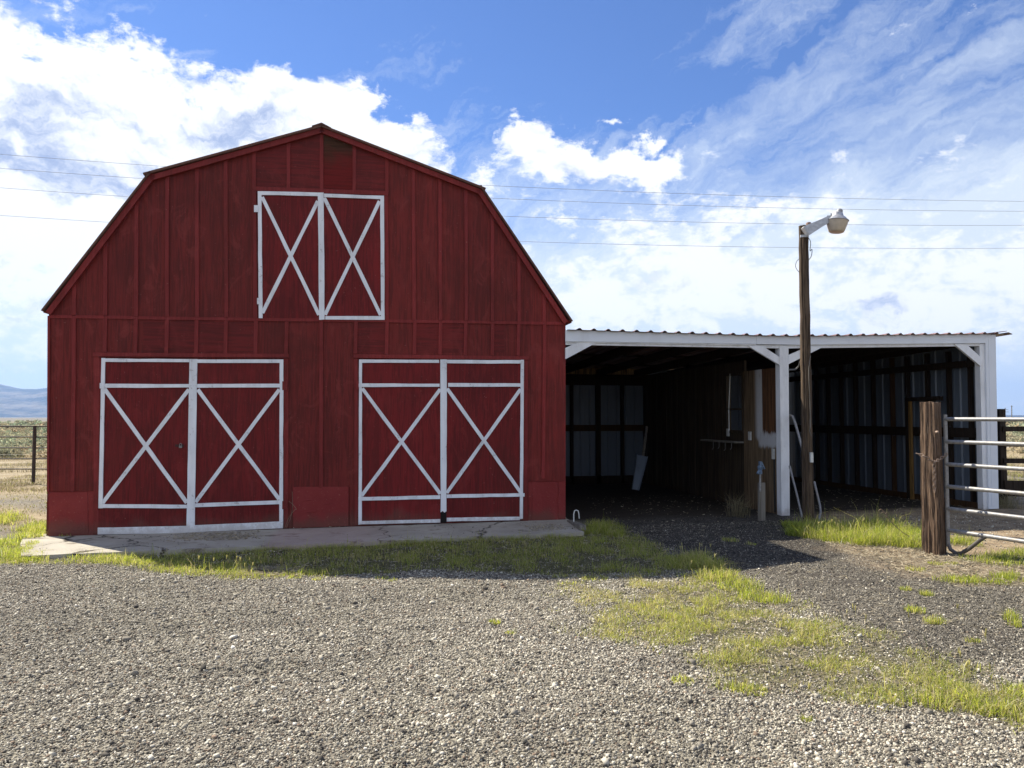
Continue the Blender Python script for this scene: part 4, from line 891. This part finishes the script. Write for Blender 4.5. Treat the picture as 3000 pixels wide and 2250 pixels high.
def rot(V, a, i, j):
    c_, s_ = np.cos(a)[:, None], np.sin(a)[:, None]; o_ = V.copy(); o_[:, :, i] = V[:, :, i]*c_-V[:, :, j]*s_; o_[:, :, j] = V[:, :, i]*s_+V[:, :, j]*c_; return o_
V = rot(rot(rot(V, a2_, 0, 2), a3_, 1, 2), a1_, 0, 1)
zb = np.where(onslab, .002+.0078*x, ground_z(x, y)); V += np.stack([x, y, zb+size*.35], 1)[:, None, :]
F = (cf_[None]+8*np.arange(n)[:, None, None]).reshape(-1, 4)
dk = np.maximum(zone(x, y, DARKG, .5, .35, 1.2, 3)*.7, zone(x, y, DARK_SHADE, .5, .2, 1.2, 3)); t = rng.random(n)
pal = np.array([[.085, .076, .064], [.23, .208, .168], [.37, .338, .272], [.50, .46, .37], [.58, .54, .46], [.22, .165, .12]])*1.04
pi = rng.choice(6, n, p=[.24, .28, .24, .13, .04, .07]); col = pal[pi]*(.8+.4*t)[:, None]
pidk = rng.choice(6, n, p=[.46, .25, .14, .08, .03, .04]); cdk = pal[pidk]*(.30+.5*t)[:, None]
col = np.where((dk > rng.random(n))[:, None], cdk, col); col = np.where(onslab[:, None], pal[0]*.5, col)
col *= (.68+.64*fbm(x*.45, y*1.3, 1.4, 4, 78))[:, None]; col = np.repeat(col, 8, 0)
me = bpy.data.meshes.new('loose_gravel'); npmesh(me, V.reshape(-1, 3), F, 4); colattr(me, 'tone', np.concatenate([col, np.ones((len(col), 1))], 1))
m, N = newmat('gravel_stone'); at = N.n('ShaderNodeVertexColor', layer_name='tone').outputs[0]; finish(N, m, at, .9, spec=.2); me.materials.append(m)
ob = bpy.data.objects.new('loose_gravel', me); C.objects.link(ob); tag(ob, 'loose grey brown gravel covering the yard', 'gravel', kind='stuff')
print('stones', n)

# grass
GM, N = newmat('grass_blade'); at = N.n('ShaderNodeVertexColor', layer_name='tone').outputs[0]
df = N.n('ShaderNodeBsdfDiffuse', {'Color': at}); tr = N.n('ShaderNodeBsdfTranslucent', {'Color': N.mix(1.0, at, (1.6, 1.62, 1.05), 'MULTIPLY')})
gl = N.n('ShaderNodeBsdfGlossy', {'Roughness': .45, 'Color': (1, 1, 1, 1)})
mx = N.n('ShaderNodeMixShader', {0: .55, 1: df.outputs[0], 2: tr.outputs[0]}); mx2 = N.n('ShaderNodeMixShader', {0: .03, 1: mx.outputs[0], 2: gl.outputs[0]}); N.n('ShaderNodeOutputMaterial', {0: mx2.outputs[0]})
def blades(x, y, h, wdt, col, lean=.45, z=None):
    n = len(x); z = ground_z(x, y)-.005 if z is None else z
    th = rng.uniform(0, math.tau, n); ln = np.abs(rng.normal(0, lean, n)); la = rng.uniform(0, math.tau, n)
    wx, wy = np.cos(th)*wdt/2, np.sin(th)*wdt/2; ox, oy = np.cos(la)*ln*h, np.sin(la)*ln*h
    B = np.stack([x, y, z], 1); Wd = np.stack([wx, wy, 0*wx], 1)
    M1 = B+np.stack([ox*.30, oy*.30, h*.55], 1); T1 = B+np.stack([ox, oy, h*(1-.3*np.minimum(ln, 1.2))], 1)
    V = np.stack([B-Wd, B+Wd, M1+Wd*.8, M1-Wd*.8, T1+Wd*.12, T1-Wd*.12], 1).reshape(-1, 3)
    i = 6*np.arange(n)[:, None]; F = np.stack([np.concatenate([i, i+1, i+2, i+3], 1), np.concatenate([i+3, i+2, i+4, i+5], 1)], 1).reshape(-1, 4)
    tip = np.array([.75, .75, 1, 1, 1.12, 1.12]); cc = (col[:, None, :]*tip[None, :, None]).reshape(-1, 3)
    return V, F, cc
SM, N = newmat('straw_stalk'); at = N.n('ShaderNodeVertexColor', layer_name='tone').outputs[0]
df = N.n('ShaderNodeBsdfDiffuse', {'Color': at}); tr = N.n('ShaderNodeBsdfTranslucent', {'Color': at}); mx = N.n('ShaderNodeMixShader', {0: .35, 1: df.outputs[0], 2: tr.outputs[0]}); N.n('ShaderNodeOutputMaterial', {0: mx.outputs[0]})
GR = []; STR = []
green1 = np.array([.17, .22, .03]); green2 = np.array([.42, .45, .07]); yel = np.array([.48, .44, .18]); dry = np.array([.43, .365, .23])
def gcol(n, mixy, mixd):
    t = rng.random((n, 1)); c_ = green1*(1-t)+green2*t; r = rng.random(n)
    c_ = np.where((r < mixy)[:, None], yel*(.7+.5*t), c_); c_ = np.where((r > 1-mixd)[:, None], dry*(.7+.5*t), c_); return c_*rng.uniform(.75, 1.2, (n, 1))
def area(poly, n, h, hs, wdt, my, md, soft=.2, amp=.1, ns=3, seed=4, clump=.5, lean=.5, dst=GR, thr=.45):
    lo, hi = poly.min(0)-.3, poly.max(0)+.3; x, y = scatter(n, (lo[0], hi[0]), (lo[1], hi[1]))
    mk = zone(x, y, poly, soft, amp, ns, seed)*np.clip(1-clump+clump*2*(fbm(x, y, 4, 3, 40+seed)-thr)*3, 0, 1)
    k = rng.random(n) < mk; k &= inview(x, y)[0] & ((sdist(x, y, SLAB_P) < .03))
    k &= ~((x > L.x-.02) & (x < Rr.x) & (y > -.01))
    x, y = x[k], y[k]; n = len(x); hh = h*np.exp(rng.normal(0, hs, n))*(.6+.8*fbm(x, y, 2.2, 3, 50+seed))
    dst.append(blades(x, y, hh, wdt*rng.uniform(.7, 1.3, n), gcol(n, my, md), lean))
area(G_STRIP, 190000, .046, .5, .0036, .18, .18, clump=.55, lean=.95)
area(G_DIAG, 190000, .032, .5, .0033, .30, .25, soft=.5, amp=.3, ns=2.0, clump=.75, lean=1.1)
area(G_DIAG2, 42000, .028, .45, .0032, .4, .4, soft=.5, amp=.4, ns=2.5, seed=5, clump=1.0, thr=.5, lean=1.1)
area(G_GATE, 50000, .11, .42, .0042, .2, .10, clump=.35, lean=.75)
area(G_LEFT, 26000, .055, .4, .005, .15, .05, clump=.5, lean=.9)
area(G_LEFT2, 5000, .09, .4, .006, .3, .1, clump=.3)
area(G_R1, 4000, .09, .3, .005, .15, .1, clump=.3, lean=.9); area(G_R2, 9000, .06, .3, .005, .2, .1, clump=.5); area(G_R3, 14000, .05, .3, .005, .05, .05, clump=.6)
def tuft(px, py, n, rad, h, wdt=.0055, my=.2, md=.1, lean=.7, dst=GR):
    p = PG(px, py); a = rng.uniform(0, math.tau, n); r = rad*np.sqrt(rng.random(n)); x, y = p.x+np.cos(a)*r, p.y+np.sin(a)*r
    dst.append(blades(x, y, .8*h*rng.uniform(.5, 1.2, n), wdt*rng.uniform(.7, 1.3, n), gcol(n, my, md), lean))
tuft(1752, 1560, 500, .18, .22); tuft(1800, 1572, 300, .15, .15); tuft(1730, 1568, 250, .12, .14); tuft(122, 1560, 500, .16, .24); tuft(90, 1575, 400, .15, .18); tuft(200, 1571, 120, .12, .10, my=0)
for k in range(26): tuft(40+k*3.2+random.uniform(-6, 6), 1634-k*2.4*0+random.uniform(-10, 4)-(k % 5)*2, 70, .10, .09)
for k in range(14): tuft(100-k*3+random.uniform(-5, 5), 1590+k*2.4, 80, .08, .10)
for k in range(30): tuft(150+k*14+random.uniform(-9, 9), 1618+k*.9+random.uniform(-3, 5), 45, .10, .07)
tuft(2035, 1660, 500, .16, .22, my=.5); tuft(2075, 1672, 400, .16, .18, my=.5); tuft(2000, 1668, 300, .15, .14, my=.5); tuft(2100, 1700, 400, .2, .14, my=.4); tuft(2170, 1730, 400, .22, .12); tuft(2240, 1760, 400, .22, .11)
for (px, py, n_, r_, h_) in ((1450, 1826, 120, .05, .05), (1495, 1862, 50, .05, .04), (1640, 1690, 120, .1, .05), (1660, 1710, 90, .1, .05), (1820, 1668, 200, .2, .09), (1880, 1680, 200, .2, .07), (1740, 1695, 150, .15, .06),
    (2680, 1680, 150, .10, .07), (2740, 1665, 120, .08, .06), (2790, 1665, 90, .08, .05), (2715, 1755, 90, .06, .08), (2680, 1805, 140, .08, .08), (2740, 1838, 140, .08, .09), (2655, 1740, 60, .05, .06), (2960, 1830, 110, .06, .12), (2975, 1850, 60, .05, .1),
    (2850, 1895, 60, .05, .06), (2365, 2118, 40, .03, .05), (2000, 2000, 120, .08, .05), (2160, 2022, 130, .08, .06), (2210, 2030, 130, .08, .06), (2740, 2070, 140, .1, .10), (2830, 2060, 120, .08, .13), (2870, 2090, 150, .08, .10), (2960, 2095, 220, .12, .09), (2990, 2040, 150, .1, .1), (2620, 2060, 120, .1, .07),
    (860, 1690, 60, .08, .05), (930, 1696, 60, .06, .05), (1120, 1690, 60, .08, .05), (1150, 1700, 40, .05, .05), (1750, 1560, 200, .2, .1), (2140, 1590, 120, .12, .08), (2200, 1600, 60, .08, .06)):
    tuft(px, py, n_, r_, h_, my=.3, md=.15)
# pole-foot weeds: leafier
for px, py in ((2320, 1552), (2340, 1560), (2360, 1562), (2385, 1560), (2405, 1552), (2330, 1572), (2700, 1590), (2712, 1580)):
    tuft(px, py, 260, .13, .14, .014, 0, 0, .8)
# straw litter
def straws(poly, n, seed=1, zfun=None, ln=.09):
    lo, hi = poly.min(0), poly.max(0); x, y = scatter(n, (lo[0], hi[0]), (lo[1], hi[1])); k = (rng.random(n) < zone(x, y, poly, .3, .2, 2, seed)) & inview(x, y)[0]
    x, y = x[k], y[k]; n = len(x); z = (ground_z(x, y) if zfun is None else zfun(x))+.006
    a = rng.uniform(0, math.tau, n); l = ln*rng.uniform(.3, 1.2, n); dx, dy = np.cos(a)*l, np.sin(a)*l; ww = .0022
    V = np.stack([np.stack([x-dy/l*ww, y+dx/l*ww, z], 1), np.stack([x+dy/l*ww, y-dx/l*ww, z], 1), np.stack([x+dx+dy/l*ww, y+dy-dx/l*ww, z+rng.uniform(0, .02, n)], 1), np.stack([x+dx-dy/l*ww, y+dy+dx/l*ww, z+rng.uniform(0, .02, n)], 1)], 1).reshape(-1, 3)
    i = 4*np.arange(n)[:, None]; F = np.concatenate([i, i+1, i+2, i+3], 1); c_ = np.repeat(np.array([.46, .40, .29])*rng.uniform(.5, 1.2, (n, 1)), 4, 0); STR.append((V, F, c_))
straws(G_DIAG, 5000, 1, None, .05); straws(G_STRIP, 3000, 2); straws(TANP, 4500, 3); straws(DIRT, 2500, 3, None, .06); straws(gpoly([(700, 1655), (900, 1655), (900, 1680), (700, 1680)]), 600, 4, None, .12); straws(gpoly([(1700, 1460), (2300, 1450), (2430, 1600), (2000, 1640), (1830, 1560)]), 1000, 5, None, .05)
straws(gpoly([(2300, 1640), (3000, 1680), (3000, 2050), (2300, 1760)]), 1500, 6, None, .05)
straws(gpoly([(500, 1572), (760, 1562), (760, 1588), (520, 1592)]), 900, 7, lambda x: .002+.0078*x, .06)
straws(gpoly([(1560, 1550), (1640, 1548), (1640, 1570), (1560, 1572)]), 350, 8, lambda x: .002+.0078*x, .05)
straws(gpoly([(830, 1545), (1040, 1542), (960, 1552), (860, 1560)]), 350, 9, lambda x: .002+.0078*x, .05)
def merge(name, parts, mat_, label, cat):
    V = []; F = []; Cc = []; o_ = 0
    for v, f_, c_ in parts: V.append(v); F.append(f_+o_); Cc.append(c_); o_ += len(v)
    V = np.concatenate(V); F = np.concatenate(F); Cc = np.concatenate(Cc); me = bpy.data.meshes.new(name); npmesh(me, V, F, 4)
    colattr(me, 'tone', np.concatenate([Cc, np.ones((len(Cc), 1))], 1)); me.materials.append(mat_); ob = bpy.data.objects.new(name, me); C.objects.link(ob); tag(ob, label, cat, kind='stuff'); return ob
# seed heads
def heads(px0, px1, py0, py1, n, h):
    px = rng.uniform(px0, px1, n); py = rng.uniform(py0, py1, n); out = []
    for a, c_ in zip(px, py):
        p = PG(a, c_); hh = h*rng.uniform(.6, 1.2); lx = rng.normal(0, .02)
        x = np.array([p.x]*2); y = np.array([p.y]*2); z = ground_z(x, y)
        v, f_, cc = blades(x[:1], y[:1], np.array([hh]), np.array([.003]), np.array([[.20, .20, .08]]), .1); GR.append((v, f_, cc))
        top_ = v[-1]; v2, f2, c2 = blades(np.array([top_[0]]*3), np.array([top_[1]]*3), np.array([.045]*3), np.array([.011]*3), np.array([[.40, .36, .18]]*3), .25, np.array([top_[2]-.015]*3)); GR.append((v2, f2, c2))
heads(560, 1200, 1650, 1672, 60, .13); heads(1000, 1950, 1610, 1660, 110, .12); heads(1980, 2090, 1640, 1690, 14, .2); heads(2400, 2700, 1560, 1600, 30, .24); heads(2050, 2900, 1800, 2050, 60, .07)
merge('grass', GR, GM, 'short green and yellowing grass and weeds in patches on the gravel', 'grass')
merge('straw_litter', STR, SM, 'dry straw bits scattered over gravel and apron', 'straw')

# dry weeds (countable clumps)
def weed(px, py, dep, n, rad, h, label):
    p = PD(px, py, dep); z = float(gz(p.x, p.y)); a = rng.uniform(0, math.tau, n); x, y = p.x+np.cos(a)*rad*rng.random(n), p.y+np.sin(a)*rad*rng.random(n)
    v, f_, cc = blades(x, y, h*rng.uniform(.5, 1.1, n), np.full(n, .005), dry*.55*rng.uniform(.6, 1.3, (n, 1)), .5, np.full(n, z)); me = bpy.data.meshes.new('dry_weed'); npmesh(me, v-np.array([p.x, p.y, z]), f_, 4)
    colattr(me, 'tone', np.concatenate([cc, np.ones((len(cc), 1))], 1)); me.materials.append(GM); o_ = bpy.data.objects.new('dry_weed', me); C.objects.link(o_); o_.location = (p.x, p.y, z); tag(o_, label, 'weed')
weed(2165, 1500, 12.5, 160, .22, .42, 'dry brown weed clump in front of the wooden partition beneath the shelf')
weed(2950, 1485, 13.4, 160, .25, .30, 'dry pale weed clump at the outside foot of the white shed corner')
# twig arching out of the grass
tw = empty('twig', PD(2658, 1568, 9.6), 'thin bare curved twig rising out of the grass left of the timber post', 'twig')
wire('stem', [PD(2664, 1572, 9.6), PD(2640, 1556, 9.6), PD(2612, 1530, 9.6), PD(2592, 1504, 9.6), PD(2582, 1492, 9.6), PD(2574, 1496, 9.6)], .0045, tw, TWIGM)
for (a, c_) in (((2600, 1514), (2590, 1516)), ((2588, 1500), (2578, 1504)), ((2614, 1531), (2618, 1523)), ((2594, 1507), (2598, 1500))): wire('twiglet', [PD(*a, 9.6), PD((a[0]+c_[0])/2, (a[1]+c_[1])/2+.5, 9.6), PD(*c_, 9.6)], .003, tw, TWIGM)
tw2 = empty('dead_stalk', PD(835, 1546, 11), 'thin pale dead stalk standing between the two pairs of barn doors', 'stalk')
wire('stem', [P(834, 1547, -.08), P(845, 1520, -.08), P(862, 1495, -.08), P(868, 1492, -.08), P(858, 1478, -.08), P(846, 1468, -.08)], .003, tw2, TWIGM)
wire('stem', [P(838, 1547, -.09), P(852, 1515, -.09), P(857, 1480, -.09), P(856, 1440, -.09)], .0025, tw2, TWIGM)

# sagebrush plain
m, N = newmat('sagebrush_leaf'); at = N.n('ShaderNodeVertexColor', layer_name='tone').outputs[0]
df = N.n('ShaderNodeBsdfDiffuse', {'Color': at}); tr = N.n('ShaderNodeBsdfTranslucent', {'Color': at}); mx = N.n('ShaderNodeMixShader', {0: .3, 1: df.outputs[0], 2: tr.outputs[0]}); N.n('ShaderNodeOutputMaterial', {0: mx.outputs[0]}); SAGE = m
parts = []
def bushes(n, az0, az1, d0, d1, k=260):
    az = np.radians(rng.uniform(az0, az1, n)); dd = d0*(d1/d0)**rng.random(n); R1 = np.sin(az)*dd; F1 = np.cos(az)*dd
    X = R1*CY+F1*SY; Y = -R1*SY+F1*CY+CAM.y
    rad = rng.uniform(.25, .6, n)*(1+dd/300); H = rad*rng.uniform(.55, .95, n)
    u = rng.normal(0, 1, (n, k, 3)); u /= np.linalg.norm(u, axis=2, keepdims=True); u[:, :, 2] = np.abs(u[:, :, 2]); rr_ = rng.uniform(.55, 1.0, (n, k, 1))*(1+.25*np.sin(u[:, :, :1]*5+u[:, :, 1:2]*4))
    cpt = u*rr_*np.stack([rad, rad, H], 1)[:, None, :]+np.stack([X, Y, 0*X-.1-np.clip((np.hypot(X, Y)-60)/300, 0, 1)*.6], 1)[:, None, :]
    s_ = (rad*.085*(110/k)**.2*(2.2 if k < 60 else 1))[:, None, None]; V = cpt[:, :, None, :]+rng.normal(0, 1, (n, k, 4, 3))*s_[:, :, None]
    col = np.array([.40, .41, .27])*rng.uniform(.6, 1.35, (n, 1, 1, 1))*rng.uniform(.6, 1.3, (n, k, 1, 1))*np.ones((n, k, 4, 1)); col[..., 0] *= rng.uniform(.85, 1.3, (n, 1, 1))
    F = np.arange(n*k*4).reshape(-1, 4); parts.append((V.reshape(-1, 3), F, col.reshape(-1, 3)))
bushes(620, -40, -27, 37, 110); bushes(500, -40, -27, 90, 500, 40); bushes(150, 29, 42, 40, 110); bushes(400, 29, 42, 90, 500, 40); bushes(300, -27, 29, 60, 500, 25)
merge('sagebrush', parts, SAGE, 'grey green sagebrush covering the plain behind the fences', 'sagebrush')
# meadow grass and straw tufts behind the barn's left side
BG = []
def backgrass(n, px0, px1, y0, y1, h, my, md):
    py = y0+(y1-y0)*rng.random(n); px = rng.uniform(px0, px1, n); x = np.empty(n); y = np.empty(n)
    for i in range(n): p = PG(px[i], py[i], -.09); x[i], y[i] = p.x, p.y
    k = (x < L.x-.05) | (y > DEPTH+.3) | (x > XR+.3); k &= fbm(x, y, .8, 3, 61) > .42; x, y = x[k], y[k]; n = len(x)
    BG.append(blades(x, y, h*rng.uniform(.5, 1.3, n), .012*rng.uniform(.7, 1.4, n), gcol(n, my, md), .7, gz(x, y)))
backgrass(3500, -60, 150, 1385, 1440, .08, .1, .85); backgrass(900, -60, 150, 1440, 1560, .05, .4, .4); backgrass(4000, -60, 150, 1330, 1390, .12, .1, .85)
backgrass(4000, 2930, 3060, 1300, 1480, .12, .3, .6)
merge('dry_field_grass', BG, SM, 'dry yellow grass in the open field behind the barn and corral', 'grass')

# ------------------------------------------------------------------ haze
HAZE = True
if HAZE:
    b = MB(); b.box((-12500, -12000, -14), (12500, 12800, 640)); hz = b.build('haze', None); hz.data.materials.clear()
    m, N = newmat('air_haze'); v = N.n('ShaderNodeVolumePrincipled', {'Color': (0.36, 0.58, 1.0, 1), 'Density': 7e-5, 'Anisotropy': 0.2}); N.n('ShaderNodeOutputMaterial', {'Volume': v.outputs[0]})
    hz.data.materials.append(m); tag(hz, 'pale blue distance haze over the plain', 'haze', kind='stuff')
